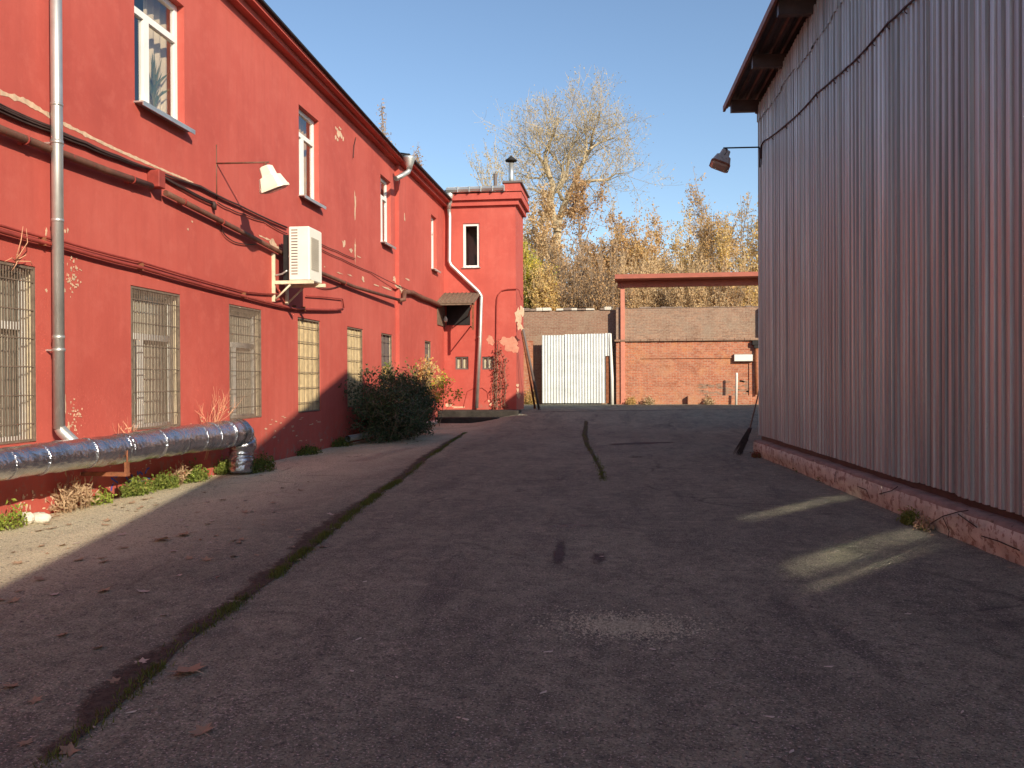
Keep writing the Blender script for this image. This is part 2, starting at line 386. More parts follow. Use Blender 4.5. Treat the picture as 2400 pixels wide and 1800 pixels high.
class MB:
    def __init__(s): s.v = []; s.f = []; s.m = []; s.sm = []
    def quad(s, a, b, c, d, mi=0, sm=False):
        n = len(s.v); s.v += [tuple(a), tuple(b), tuple(c), tuple(d)]; s.f.append((n, n + 1, n + 2, n + 3)); s.m.append(mi); s.sm.append(sm)
    def tri(s, a, b, c, mi=0):
        n = len(s.v); s.v += [tuple(a), tuple(b), tuple(c)]; s.f.append((n, n + 1, n + 2)); s.m.append(mi); s.sm.append(False)
    def box(s, p, q, mi=0, mtx=None, bev=0.0):
        x0, y0, z0 = (min(p[i], q[i]) for i in range(3)); x1, y1, z1 = (max(p[i], q[i]) for i in range(3))
        n = len(s.v)
        if bev <= 0:
            vs = [(x0, y0, z0), (x1, y0, z0), (x1, y1, z0), (x0, y1, z0), (x0, y0, z1), (x1, y0, z1), (x1, y1, z1), (x0, y1, z1)]
            fs = [(0, 3, 2, 1), (4, 5, 6, 7), (0, 1, 5, 4), (1, 2, 6, 5), (2, 3, 7, 6), (3, 0, 4, 7)]
        else:
            b = bev
            def ring(z, i): return [(x0 + i, y0, z), (x1 - i, y0, z), (x1, y0 + i, z), (x1, y1 - i, z), (x1 - i, y1, z), (x0 + i, y1, z), (x0, y1 - i, z), (x0, y0 + i, z)]
            def ring2(z): return [(x0 + b, y0 + b, z), (x1 - b, y0 + b, z), (x1 - b, y0 + b, z), (x1 - b, y1 - b, z), (x1 - b, y1 - b, z), (x0 + b, y1 - b, z), (x0 + b, y1 - b, z), (x0 + b, y0 + b, z)]
            R = [ring2(z0), ring(z0 + b, b), ring(z1 - b, b), ring2(z1)]
            vs = [p_ for r in R for p_ in r]; fs = []
            for k in range(3):
                for i in range(8):
                    j = (i + 1) % 8; fs.append((k * 8 + i, k * 8 + j, k * 8 + 8 + j, k * 8 + 8 + i))
            fs.append((7, 5, 3, 1)); fs.append((24 + 1, 24 + 3, 24 + 5, 24 + 7))
        if mtx is not None: vs = [tuple(mtx @ Vector(p_)) for p_ in vs]
        s.v += vs
        for f in fs: s.f.append(tuple(i + n for i in f)); s.m.append(mi); s.sm.append(False)
    def tube(s, pts, r, n=8, mi=0, caps=True, sm=True):
        pts = [Vector(p) for p in pts]
        rr = r if hasattr(r, '__len__') else [r] * len(pts)
        base = len(s.v); k = len(pts)
        px = None
        for i, p in enumerate(pts):
            d = (pts[min(i + 1, k - 1)] - pts[max(i - 1, 0)])
            if d.length < 1e-9: d = Vector((0, 0, 1))
            d.normalize()
            if px is None: x, y = orth(d)
            else:
                x = px - d * px.dot(d)
                if x.length < 1e-6: x, _ = orth(d)
                x.normalize(); y = d.cross(x)
            px = x
            for j in range(n):
                a = 2 * math.pi * j / n
                s.v.append(tuple(p + (x * math.cos(a) + y * math.sin(a)) * rr[i]))
        for i in range(k - 1):
            for j in range(n):
                j2 = (j + 1) % n
                s.f.append((base + i * n + j, base + i * n + j2, base + (i + 1) * n + j2, base + (i + 1) * n + j)); s.m.append(mi); s.sm.append(sm)
        if caps and n > 2:
            s.f.append(tuple(base + j for j in range(n))[::-1]); s.m.append(mi); s.sm.append(False)
            s.f.append(tuple(base + (k - 1) * n + j for j in range(n))); s.m.append(mi); s.sm.append(False)
    def poly_prism(s, pts, vec, mi=0):
        # pts: planar outline, extruded by vec
        n = len(s.v); k = len(pts); vec = Vector(vec)
        s.v += [tuple(p) for p in pts] + [tuple(Vector(p) + vec) for p in pts]
        s.f.append(tuple(range(n, n + k))[::-1]); s.m.append(mi); s.sm.append(False)
        s.f.append(tuple(range(n + k, n + 2 * k))); s.m.append(mi); s.sm.append(False)
        for i in range(k):
            j = (i + 1) % k
            s.f.append((n + i, n + j, n + k + j, n + k + i)); s.m.append(mi); s.sm.append(False)
    def build(s, name, mats, parent=None, origin=None, attr=None):
        org = Vector(parent.location) if (parent is not None and origin is None) else Vector(origin or (0, 0, 0))
        if parent is not None and parent.parent is not None and origin is None:
            org = Vector(parent['_org']) if '_org' in parent else org
        va = np.array(s.v, dtype=float).reshape(-1, 3)
        loc = org
        va2 = va - np.array(org)
        me = bpy.data.meshes.new(name)
        me.from_pydata(va2.tolist(), [], s.f)
        ms = mats if isinstance(mats, (list, tuple)) else [mats]
        for m_ in ms: me.materials.append(m_)
        me.polygons.foreach_set('material_index', s.m)
        me.polygons.foreach_set('use_smooth', s.sm)
        if attr is not None:
            a = me.attributes.new('rim', 'FLOAT', 'POINT'); a.data.foreach_set('value', attr)
        me.update()
        ob = bpy.data.objects.new(name, me)
        COL.objects.link(ob)
        if parent is not None: ob.parent = parent
        else: ob.location = loc
        return ob

def empty(name, loc=(0, 0, 0), rz=0.0):
    o = bpy.data.objects.new(name, None); COL.objects.link(o)
    o.empty_display_size = 0.2
    o.location = loc; o.rotation_euler = (0, 0, rz)
    return o
def tag(o, label, cat, group=None, kind=None):
    o['label'] = label; o['category'] = cat
    if group: o['group'] = group
    if kind: o['kind'] = kind
    return o
def thing(name, label, cat, loc=(0, 0, 0), group=None, rz=0.0):
    return tag(empty(name, loc, rz), label, cat, group)
# parts are children at the thing's origin; a sub-part hangs on its part, which itself sits at the same origin
def sub(mb, name, mats, part, root, attr=None):
    ob = mb.build(name, mats, None, origin=tuple(root.location), attr=attr)
    ob.location = (0, 0, 0); ob.parent = part
    return ob
def copy_tree(root, loc, rz=None, scale=None):
    r = root.copy(); COL.objects.link(r); r.location = loc
    if rz is not None: r.rotation_euler = (r.rotation_euler[0], r.rotation_euler[1], rz)
    if scale is not None: r.scale = (scale,) * 3
    for c in root.children:
        k = c.copy(); COL.objects.link(k); k.parent = r
        for g in c.children:
            q = g.copy(); COL.objects.link(q); q.parent = k
    return r
def blob(rng, cx, cy, rx, ry, n=14, jag=0.45):
    out = []
    for i in range(n):
        a = 2 * math.pi * i / n
        k = 1 + rng.uniform(-jag, jag)
        out.append((cx + math.cos(a) * rx * k, cy + math.sin(a) * ry * k))
    return out

# ------------------------------------------------------------------ ground
def smooth(a, b, x):
    t_ = min(1, max(0, (x - a) / (b - a))); return t_ * t_ * (3 - 2 * t_)
def gz(x, y):
    rise = 0.38 * smooth(26.5, 33.0, y) * (smooth(-5.6, -3.6, x) if y < 33 else 1.0)
    near = max(0.0, 1.0 - max(abs(x), abs(y - 15)) / 60.0)
    return rise + near * (0.012 * math.sin(x * 1.7 + y * 0.6) * math.cos(y * 0.9 - x * 0.4) - 0.012)
xs = sorted(set([-900, -400, -150, -60, -30, -15] + [round(-9 + 0.4 * i, 2) for i in range(58)] + [15, 20, 30, 60, 150, 400, 900]))
ys = sorted(set([-900, -400, -150, -60, -30, -18] + [round(-12 + 0.4 * i, 2) for i in range(140)] + [45, 50, 60, 90, 150, 400, 900]))
g = MB()
for y in ys:
    for x in xs: g.v.append((x, y, gz(x, y)))
nx = len(xs)
for j in range(len(ys) - 1):
    for i in range(nx - 1):
        g.f.append((j * nx + i, j * nx + i + 1, (j + 1) * nx + i + 1, (j + 1) * nx + i)); g.m.append(0); g.sm.append(True)
ground = g.build('ground', M['asphalt'])
ground['kind'] = 'structure'

def ground_px(u, v, lift=0.0):
    p = onZ(u, v, 0.0)
    for _ in range(12):
        p = onZ(u, v, gz(p.x, p.y))
    return Vector((p.x, p.y, gz(p.x, p.y) + lift))

def strip(name, pts, mat, label=None):
    # pts: (x, y, left half width, right half width); a ribbon hugging the ground with a ragged rim
    mb = MB(); at = []
    K = 7
    dense = []
    for i in range(len(pts) - 1):
        a, b = pts[i], pts[i + 1]
        L = math.hypot(b[0] - a[0], b[1] - a[1]); n = max(2, int(L / 0.12))
        for k in range(n):
            s_ = k / n; dense.append(tuple(a[q] * (1 - s_) + b[q] * s_ for q in range(4)))
    dense.append(pts[-1])
    for i, p in enumerate(dense):
        a = dense[max(0, i - 2)]; b = dense[min(len(dense) - 1, i + 2)]
        d = Vector((b[0] - a[0], b[1] - a[1], 0)).normalized(); nrm = Vector((-d.y, d.x, 0))
        e = min(1.0, i / 4.0, (len(dense) - 1 - i) / 4.0)
        for k in range(K):
            s_ = -1 + 2 * k / (K - 1)
            off = s_ * (p[2] if s_ > 0 else p[3])
            x, y = p[0] + nrm.x * off, p[1] + nrm.y * off
            mb.v.append((x, y, gz(x, y) + 0.007)); at.append(max(abs(s_) ** 1.5, 1 - e))
    for i in range(len(dense) - 1):
        for k in range(K - 1):
            mb.f.append((i * K + k, i * K + k + 1, (i + 1) * K + k + 1, (i + 1) * K + k)); mb.m.append(0); mb.sm.append(True)
    o = mb.build(name, mat, attr=at)
    o['kind'] = 'structure'
    return o

OV = 2400 / 2212.0
crack_px = [(30, 1710, .10, .05), (100, 1652, .16, .05), (200, 1570, .14, .05), (290, 1490, .36, .06), (345, 1440, .34, .07), (400, 1385, .12, .06),
            (470, 1340, .26, .06), (540, 1285, .16, .08), (590, 1250, .30, .08), (650, 1200, .22, .10), (705, 1155, .42, .14), (760, 1112, .30, .07),
            (815, 1070, .22, .05), (870, 1035, .26, .07), (930, 985, .30, .06), (975, 955, .25, .08), (1005, 935, .12, .06)]
crack = []
for (u, v, a, b) in crack_px:
    p = ground_px(u * OV, v * OV); crack.append((p.x, p.y, a * 1.0 + .01, b * .6))
strip('crack_dirt', crack, M['dirt'])
crack2 = []
for (u, v, a, b) in [(1266, 918, .12, .10), (1262, 940, .16, .12), (1268, 962, .10, .08), (1285, 990, .06, .06), (1298, 1015, .05, .05), (1303, 1040, .04, .04)]:
    p = ground_px(u * OV, v * OV); crack2.append((p.x, p.y, a, b))
strip('crack_dirt', crack2, M['dirt'])
def blotch(u0, v0, u1, v1, w, mat, nm='asphalt_stain'):
    a = ground_px(u0 * OV, v0 * OV); b = ground_px(u1 * OV, v1 * OV)
    mid = (a + b) / 2
    strip(nm, [(a.x, a.y, w * .5, w * .5), (mid.x, mid.y, w, w), (b.x, b.y, w * .5, w * .5)], mat)
for (u0, v0, u1, v1, w) in [(1290, 962, 1480, 956, .55), (1330, 985, 1420, 990, .5), (1200, 1235, 1215, 1160, .10), (1285, 1240, 1300, 1180, .12),
                            (2040, 1372, 2150, 1380, .12), (2120, 1415, 2200, 1410, .16), (560, 1480, 650, 1400, .09),
                            (960, 1310, 1060, 1290, .2), (1100, 1560, 1140, 1470, .10), (1060, 1062, 1180, 1060, .3), (240, 1530, 320, 1500, .06),
                            (1130, 911, 1640, 905, .35)]:
    blotch(u0, v0, u1, v1, w, M['patch'])
blotch(1270, 1350, 1450, 1345, .3, M['patch'])
for (u0, v0, u1, v1, w) in [(1120, 1140, 1330, 1135, .22), (1290, 1315, 1420, 1320, .28), (760, 1000, 900, 965, .4), (1180, 905, 1330, 893, .7), (560, 1110, 700, 1090, .25)]:
    blotch(u0, v0, u1, v1, w, M['pale'], 'dust_patch')

# loose gravel
rng = random.Random(3)
gv = MB()
def pebble(mb, p, r, rng):
    k = [r * rng.uniform(.6, 1.2) for _ in range(6)]
    x, y, z = p
    n = len(mb.v)
    mb.v += [(x + k[0], y, z), (x, y + k[1], z), (x - k[2], y, z), (x, y - k[3], z), (x, y, z + k[4] * .8), (x, y, z - k[5] * .3)]
    for a, b in ((0, 1), (1, 2), (2, 3), (3, 0)):
        mb.f.append((n + a, n + b, n + 4)); mb.m.append(0); mb.sm.append(False)
gc = ground_px(1350 * OV, 1352 * OV)
for i in range(3600):
    a = rng.uniform(0, 6.283); q = abs(rng.gauss(0, .42))
    x, y = gc.x + math.cos(a) * q * .62 , gc.y + math.sin(a) * q * .42
    pebble(gv, (x, y, gz(x, y)), rng.uniform(.004, .012), rng)
for i in range(2200):
    x, y = rng.uniform(-3, 3.2), 2.6 + 9 * rng.random() ** 1.5
    pebble(gv, (x, y, gz(x, y)), rng.uniform(.0015, .005), rng)
tag(gv.build('gravel', M['gravel']), 'loose grey gravel scattered on the asphalt', 'gravel', kind='stuff')

# ------------------------------------------------------------------ red building
XW = -6.86
YSTEP, YA = 25.6, 32.3           # wall steps forward here; annex face
XS = XW + 0.12
bld = thing('red_building', 'long red plastered two storey building with barred ground floor windows and a short wing', 'building', (XW, 15, 0))
LOW = [(4.75, 6.12), (7.94, 9.31), (11.28, 12.65), (14.33, 15.70), (17.57, 18.95), (20.9, 22.25), (24.0, 25.2), (29.0, 30.0)]
LZ = (0.88, 2.95)
UPP = [(-3.85, -2.45), (-1.1, 0.15), (7.05, 8.3), (11.42, 12.83), (17.69, 18.93), (24.0, 25.1), (30.1, 31.0)]
UZ = (5.57, 7.54)
DEP = 0.24
def wall_grid(mb, X, y0, y1, z0, z1, holes, dep=DEP, mi=0):
    ysc = sorted(set([y0, y1] + [h[0] for h in holes] + [h[1] for h in holes]))
    zsc = sorted(set([z0, z1] + [h[2] for h in holes] + [h[3] for h in holes]))
    for a, b in zip(ysc, ysc[1:]):
        for c, d in zip(zsc, zsc[1:]):
            cy, cz = (a + b) / 2, (c + d) / 2
            if any(h[0] < cy < h[1] and h[2] < cz < h[3] for h in holes): continue
            mb.quad((X, a, c), (X, b, c), (X, b, d), (X, a, d), mi)
    for h in holes:
        a, b, c, d = h; Xi = X - dep
        mb.quad((X, a, c), (X, a, d), (Xi, a, d), (Xi, a, c), mi); mb.quad((X, b, c), (Xi, b, c), (Xi, b, d), (X, b, d), mi)
        mb.quad((X, a, d), (X, b, d), (Xi, b, d), (Xi, a, d), mi); mb.quad((X, a, c), (Xi, a, c), (Xi, b, c), (X, b, c), mi)
hl = [(a, b, *LZ) for a, b in LOW] + [(a, b, *UZ) for a, b in UPP]
wall = MB()
wall_grid(wall, XW, -14, YSTEP, -0.3, 8.15, [h for h in hl if h[1] < YSTEP])
wall_grid(wall, XS, YSTEP, YA, -0.3, 8.25, [h for h in hl if h[0] > YSTEP])
wall.quad((XW, YSTEP, -0.3), (XS, YSTEP, -0.3), (XS, YSTEP, 8.25), (XW, YSTEP, 8.25))
wall.quad((XW, -14, -.3), (XW, -14, 8.72), (XW - 11, -14, 8.72), (XW - 11, -14, -.3))
wall.quad((XW - 11, 34.8, -.3), (XW - 11, -14, -.3), (XW - 11, -14, 8.72), (XW - 11, 34.8, 8.72))
# the wing: front face with openings, side, back
AX1 = -3.95
ya_win = []
def annex_rect(u0, v0, u1, v1):
    a, b = onY(u0, v0, YA), onY(u1, v1, YA); return (a.x, b.x, b.z, a.z)
AW_BIG = annex_rect(1085, 524, 1124, 627)
AW_S1 = annex_rect(1067, 836, 1098, 866)
AW_S2 = annex_rect(1130, 836, 1157, 866)
holes = [AW_BIG, AW_S1, AW_S2]
xsc = sorted(set([XS, AX1] + [h[0] for h in holes] + [h[1] for h in holes]))
zsc = sorted(set([0.0, 8.72] + [h[2] for h in holes] + [h[3] for h in holes]))
for a, b in zip(xsc, xsc[1:]):
    for c, d in zip(zsc, zsc[1:]):
        cx_, cz_ = (a + b) / 2, (c + d) / 2
        if any(h[0] < cx_ < h[1] and h[2] < cz_ < h[3] for h in holes): continue
        wall.quad((a, YA, c), (b, YA, c), (b, YA, d), (a, YA, d))
for (a, b, c, d) in holes:
    Yi = YA + 0.2
    wall.quad((a, YA, c), (a, Yi, c), (a, Yi, d), (a, YA, d)); wall.quad((b, YA, c), (b, YA, d), (b, Yi, d), (b, Yi, c))
    wall.quad((a, YA, d), (a, Yi, d), (b, Yi, d), (b, YA, d)); wall.quad((a, YA, c), (b, YA, c), (b, Yi, c), (a, Yi, c))
wall.quad((AX1, YA, 0), (AX1, 34.8, 0), (AX1, 34.8, 8.72), (AX1, YA, 8.72))
wall.quad((AX1, 34.8, 0), (XW - 11, 34.8, 0), (XW - 11, 34.8, 8.72), (AX1, 34.8, 8.72))
wall.build('wall', M['red'], bld)

# stepped cornice with black roof edge
cor = MB()
def k1(z, sl): return lambda y: z - sl * (max(12.0, y) - 14.4)
B1, B2, RB, RT = k1(8.30, .010), k1(8.43, .018), k1(8.515, .022), k1(8.56, .024)
def slope_bar(mb, x0, x1, zb, zt):
    for a, b in ((-14.2, 12.0), (12.0, YSTEP - .004)):
        vs = [(x, y, f(y)) for y in (a, b) for (x, f) in ((x0, zb), (x1, zb), (x1, zt), (x0, zt))]
        n0 = len(mb.v); mb.v += vs
        for f in ((0, 1, 5, 4), (1, 2, 6, 5), (2, 3, 7, 6), (3, 0, 4, 7), (0, 3, 2, 1), (4, 5, 6, 7)):
            if (a < 0 and f == (4, 5, 6, 7)) or (a > 0 and f == (0, 3, 2, 1)): continue
            mb.f.append(tuple(n0 + q_ for q_ in f)); mb.m.append(0); mb.sm.append(False)
slope_bar(cor, XW - .06, XW + .002, lambda y: 8.14, lambda y: B1(y) + .02)
slope_bar(cor, XW - .05, XW + .17, B1, B2)
slope_bar(cor, XW - .05, XW + .33, B2, RB)
cor.box((XS - .1, YSTEP - .1, 8.22), (XS + .17, YA - .17, 8.33)); cor.box((XS - .1, YSTEP - .1, 8.331), (XS + .31, YA - .31, 8.40))
def ledge(z0, z1, p):
    cor.box((XS - .1, YA - p, z0), (AX1 + p, YA + .05, z1)); cor.box((AX1 - .05, YA + .05, z0), (AX1 + p, 34.9, z1))
ledge(8.22, 8.42, .13)
ledge(8.421, 8.66, .25)
cor.build('cornice', M['red'], bld)
rf = MB()
slope_bar(rf, XW - .3, XW + .41, lambda y: RB(y) + .002, RT)
rf.box((XS - .3, YSTEP - .25, 8.402), (XS + .40, YA - .3, 8.46))
rf.quad((XW + .40, -14.4, 8.62), (XW + .40, 12, 8.62), (XW - 5.5, 12, 9.8), (XW - 5.5, -14.4, 9.8))
rf.quad((XW + .40, 12, 8.615), (XW + .40, YSTEP, 8.30), (XW - 5.5, YSTEP, 9.5), (XW - 5.5, 12, 9.8))
rf.quad((XS + .39, YSTEP - .2, 8.465), (XS + .39, YA, 8.465), (XW - 5.5, YA, 9.5), (XW - 5.5, YSTEP - .2, 9.5))
rf.quad((XW - 5.5, -14.4, 9.8), (XW - 5.5, 34.8, 9.5), (XW - 11.3, 34.8, 8.745), (XW - 11.3, -14.4, 8.745))
rf.quad((XS - 2, YA - .26, 8.70), (AX1 + .26, YA - .26, 8.70), (AX1 + .26, 34.95, 8.70), (XS - 2, 34.95, 8.70))
rf.build('roof', M['black'], bld)
par = MB()
pa, pb = onY(1181, 432, YA - .1), onY(1219, 432, YA - .1)
par.box((pa.x, YA - .20, 8.665), (AX1 + .20, 34.9, 9.02))
pp = par.build('parapet', M['red'], bld)
pc = MB(); pc.box((pa.x - .04, YA - .26, 9.022), (AX1 + .27, 34.95, 9.09)); sub(pc, 'coping', M['greysheet'], pp, bld)

# windows ------------------------------------------------
def rect_frame(mb, X, a, b, c, d, w, t, mi=0):
    mb.box((X - t, a, c), (X, a + w, d), mi); mb.box((X - t, b - w, c), (X, b, d), mi)
    mb.box((X - t, a + w, c), (X, b - w, c + w), mi); mb.box((X - t, a + w, d - w), (X, b - w, d), mi)
def lining(mb, X, a, b, c, d, dep):
    Xi = X - dep
    mb.quad((Xi, a, c), (Xi, a, d), (Xi, b, d), (Xi, b, c))
    mb.quad((X, a, c), (X, a, d), (Xi, a, d), (Xi, a, c)); mb.quad((X, b, c), (Xi, b, c), (Xi, b, d), (X, b, d))
    mb.quad((X, a, d), (X, b, d), (Xi, b, d), (Xi, a, d)); mb.quad((X, a, c), (Xi, a, c), (Xi, b, c), (X, b, c))
def grille(X, a, b, c, d, nb, hb, r=0.0065):
    mb = MB()
    rect_frame(mb, X + .012, a + .012, b - .012, c + .012, d - .012, .028, .024)
    for i in range(nb):
        y = a + .04 + (b - a - .08) * (i + .5) / nb
        mb.box((X - .004, y - r, c + .04), (X + .004, y + r, d - .04))
    for i in range(hb):
        z = c + .04 + (d - c - .08) * (i + .55) / hb
        mb.box((X + .005, a + .02, z - .007), (X + .013, b - .02, z + .007))
    return mb
def drape(mb, X, y0, y1, z0, z1, folds, amp):
    n = folds * 6
    for i in range(n):
        ya, yb = y0 + (y1 - y0) * i / n, y0 + (y1 - y0) * (i + 1) / n
        xa, xb = X + amp * math.sin(i / 6 * 6.283), X + amp * math.sin((i + 1) / 6 * 6.283)
        mb.quad((xa, ya, z0), (xb, yb, z0), (xb, yb, z1), (xa, ya, z1), 0, True)
for i, (a, b) in enumerate(LOW):
    X = XW if b < YSTEP else XS
    c, d = LZ
    kind = 'blind' if i < 4 else ('board' if i < 6 else 'ply')
    fr = MB(); Xf = X - .13
    rect_frame(fr, Xf, a + .003, b - .003, c + .003, d - .003, .075, .06)
    if kind == 'blind':
        fr.box((Xf - .055, a + .08, 2.20), (Xf + .004, b - .08, 2.29)); fr.box((Xf - .056, a + .38, c + .08), (Xf + .006, a + .52, 2.198))
    w = fr.build('window', M['white'] if kind == 'blind' else M['cream'], bld)
    w['label'] = {'blind': 'white framed window with grey blinds behind bars', 'board': 'window boarded with pale planks behind wire', 'ply': 'window half covered with orange plywood'}[kind]
    e = .006
    for (p, q) in (((X - .125, b - e), (X - .03, b - .001)), ((X - .125, a + .001), (X - .03, a + e))):
        rv = MB(); rv.box((p[0], p[1], c + .004), (q[0], q[1], d - .004)); sub(rv, 'reveal', M['cream'], w, bld)
    if kind == 'blind':
        pn = MB(); pn.quad((Xf - .03, a + .07, c + .07), (Xf - .03, b - .07, c + .07), (Xf - .03, b - .07, d - .07), (Xf - .03, a + .07, d - .07)); sub(pn, 'pane', M['glass'], w, bld)
        bl = MB(); drape(bl, Xf - .08, a + .02, b - .02, c, d, 14, .012)
        bl.box((Xf - .11, a, c), (Xf - .105, b, d)); sub(bl, 'blind', M['blind'], w, bld)
        sub(grille(X - .012, a, b, c, d, 28, 6), 'grille', M['bar'], w, bld)
    elif kind == 'board':
        bd = MB(); n = 9
        for k in range(n):
            y0_, y1_ = a + .02 + (b - a - .04) * k / n, a + .02 + (b - a - .04) * (k + 1) / n - .006
            bd.box((X - .16, y0_, c + .02), (X - .075 + .006 * ((k * 7) % 3), y1_, d - .02))
        sub(bd, 'board', M['board'], w, bld)
        sub(grille(X - .03, a, b, c, d, 5, 6, .004), 'grille', M['bar'], w, bld)
    else:
        bd = MB(); bd.box((X - .14, a + .03, c + .03), (X - .08, b - .03, 1.98)); sub(bd, 'board', M['ply'], w, bld)
        gs = MB(); gs.box((X - .145, a + .03, 1.985), (X - .09, b - .03, d - .03)); sub(gs, 'sheet', M['greysheet'], w, bld)
        sub(grille(X - .03, a, b, c, d, 3, 5, .004), 'grille', M['bar'], w, bld)
for i, (a, b) in enumerate(UPP):
    X = XW if b < YSTEP else XS
    c, d = UZ
    Xf = X - .12
    fr = MB()
    rect_frame(fr, Xf, a + .004, b - .004, c + .004, d - .004, .085, .07)
    seen = i > 2  # the unseen windows are shaped and mirrored for the sun streaks
    zt_ = 6.93 if seen else c + .091
    fr.box((Xf - .06, a + .09, zt_), (Xf + .012, b - .09, 7.03 if seen else 6.12))
    fr.box((Xf - .062, a + (.42 if i != 1 else .092), c + .09 if seen else 6.121), (Xf + .014, a + .56, 6.929 if seen else d - .09))
    w = fr.build('window', M['white'], bld)
    pn = MB(); pn.quad((Xf - .03, a + .08, c + .08), (Xf - .03, b - .08, c + .08), (Xf - .03, b - .08, d - .08), (Xf - .03, a + .08, d - .08)); sub(pn, 'pane', M['coated'] if seen else M['mirror'], w, bld)
    sl_ = MB(); sl_.box((X - .11, a - .03, c - .012), (X + .15, b + .05, c + .012)); sl_.box((X + .135, a - .03, c - .055), (X + .149, b + .05, c - .0125)); sub(sl_, 'sill', M['zinc'], w, bld)
    rm = MB(); Xi0, Xi1, ya_, yb_, za_, zb_ = X - DEP - .001, X - DEP - 2.2, a - .6, b + 1.5, c - .4, d + .5
    rm.quad((Xi1, ya_, za_), (Xi1, ya_, zb_), (Xi1, yb_, zb_), (Xi1, yb_, za_)); rm.quad((Xi0, ya_, za_), (Xi0, ya_, zb_), (Xi1, ya_, zb_), (Xi1, ya_, za_)); rm.quad((Xi0, yb_, za_), (Xi1, yb_, za_), (Xi1, yb_, zb_), (Xi0, yb_, zb_))
    rm.quad((Xi0, ya_, zb_), (Xi0, yb_, zb_), (Xi1, yb_, zb_), (Xi1, ya_, zb_)); rm.quad((Xi0, ya_, za_), (Xi1, ya_, za_), (Xi1, yb_, za_), (Xi0, yb_, za_)); sub(rm, 'interior', M['darkroom'], w, bld)
    cu = MB()
    drape(cu, X - DEP - .12, a + (b - a) * .60, b + .75, c - .3, d + .3, 7, .03)
    sub(cu, 'curtain', M['curtain'] if i < 4 else M['ochrecurtain'], w, bld)
# wing windows
def yrect_frame(mb, Y, a, b, c, d, w, t):
    mb.box((a, Y, c), (a + w, Y + t, d)); mb.box((b - w, Y, c), (b, Y + t, d))
    mb.box((a + w, Y, c), (b - w, Y + t, c + w)); mb.box((a + w, Y, d - w), (b - w, Y + t, d))
for j, (a, b, c, d) in enumerate(holes):
    fr = MB(); wd_ = .09 if j == 0 else .05
    yrect_frame(fr, YA + .05, a + .003, b - .003, c + .003, d - .003, wd_, .06)
    if j: fr.box(((a + b) / 2 - .02, YA + .051, c + .05), ((a + b) / 2 + .02, YA + .1, d - .05))
    w = fr.build('window', M['white'] if j == 0 else M['greysheet'], bld)
    pn = MB(); pn.quad((a + .04, YA + .08, c + .04), (b - .04, YA + .08, c + .04), (b - .04, YA + .08, d - .04), (a + .04, YA + .08, d - .04)); sub(pn, 'pane', M['glass'], w, bld)
    rm = MB(); Yb = YA + 1.2
    rm.quad((a, Yb, c), (b, Yb, c), (b, Yb, d), (a, Yb, d)); Yi = YA + .2
    rm.quad((a, Yi, c), (a, Yb, c), (a, Yb, d), (a, Yi, d)); rm.quad((b, Yi, c), (b, Yi, d), (b, Yb, d), (b, Yb, c))
    rm.quad((a, Yi, d), (a, Yb, d), (b, Yb, d), (b, Yi, d)); rm.quad((a, Yi, c), (b, Yi, c), (b, Yb, c), (a, Yb, c))
    sub(rm, 'interior', M['darkroom'], w, bld)
    if j == 0:
        sl_ = MB(); sl_.box((a - .04, YA - .07, c - .02), (b + .04, YA + .05, c + .006)); sub(sl_, 'sill', M['zinc'], w, bld)
    else:
        cu = MB()
        for k in range(5):
            xk = a + .06 + (b - a - .12) * k / 5
            cu.box((xk, YA + .14, c + .01), (xk + .06, YA + .15, d - .01))
        sub(cu, 'curtain', M['cream'], w, bld)

# bare plaster where the paint has come off
rng = random.Random(11)
pl = MB()
chip_n = [0]
def lift():
    chip_n[0] += 1; return .0008 + .00037 * (chip_n[0] % 23)
def chip_wall(u, v, wpx, hpx, n=12, X=None, jag=.5, mb=None):
    X = X if X is not None else XW
    c = onX(u, v, X)
    if X == XW and c.y > YSTEP: X = XS; c = onX(u, v, X)
    dd = (c - C0).length / F_PX
    e = onX(u + wpx, v, X)
    ry = abs(e.y - c.y) / 2; rz_ = hpx * dd / 2; lf = lift()
    pts = [(X + lf, y, z) for y, z in blob(rng, c.y, c.z, ry, rz_, n, jag)]
    (mb or pl).poly_prism(pts, (.0025, 0, 0))
def chip_wing(u, v, wpx, hpx, n=12, jag=.5, mb=None):
    c = onY(u, v, YA); dd = (c - C0).length / F_PX
    lf = lift()
    pts = [(x, YA - lf, z) for x, z in blob(rng, c.x, c.z, wpx * dd / 2, hpx * dd / 2, n, jag)]
    (mb or pl).poly_prism(pts, (0, -.0025, 0))
for (u, v, w_, h_) in [(794, 314, 11, 15), (789, 303, 6, 7), (800, 318, 7, 12), (786, 322, 4, 9), (797, 301, 5, 5), (804, 326, 4, 9), (791, 327, 4, 6), (806, 572, 8, 16), (823, 587, 8, 9), (832, 480, 3, 60), (832, 590, 3, 50), (840, 602, 10, 3),
                       (948, 512, 2, 18), (925, 655, 8, 14), (955, 655, 8, 3), (935, 672, 14, 8), (945, 683, 16, 10), (820, 645, 10, 3), (850, 655, 6, 10), (880, 668, 12, 3),
                       (795, 640, 12, 3), (905, 675, 20, 4), (108, 680, 5, 9), (150, 680, 5, 9), (152, 542, 4, 6), (108, 545, 4, 14), (158, 540, 4, 10), (450, 520, 3, 4),
                       (440, 537, 3, 4), (160, 1000, 6, 20), (152, 945, 3, 40), (500, 958, 5, 5), (760, 625, 4, 3), (640, 570, 14, 18), (625, 560, 24, 4), (610, 553, 10, 3), (650, 580, 20, 5)]:
    chip_wall(u, v, w_, h_)
for k in range(46):
    chip_wall(rng.gauss(170, 9), rng.gauss(640, 22), rng.uniform(1, 5), rng.uniform(2, 7), 7)
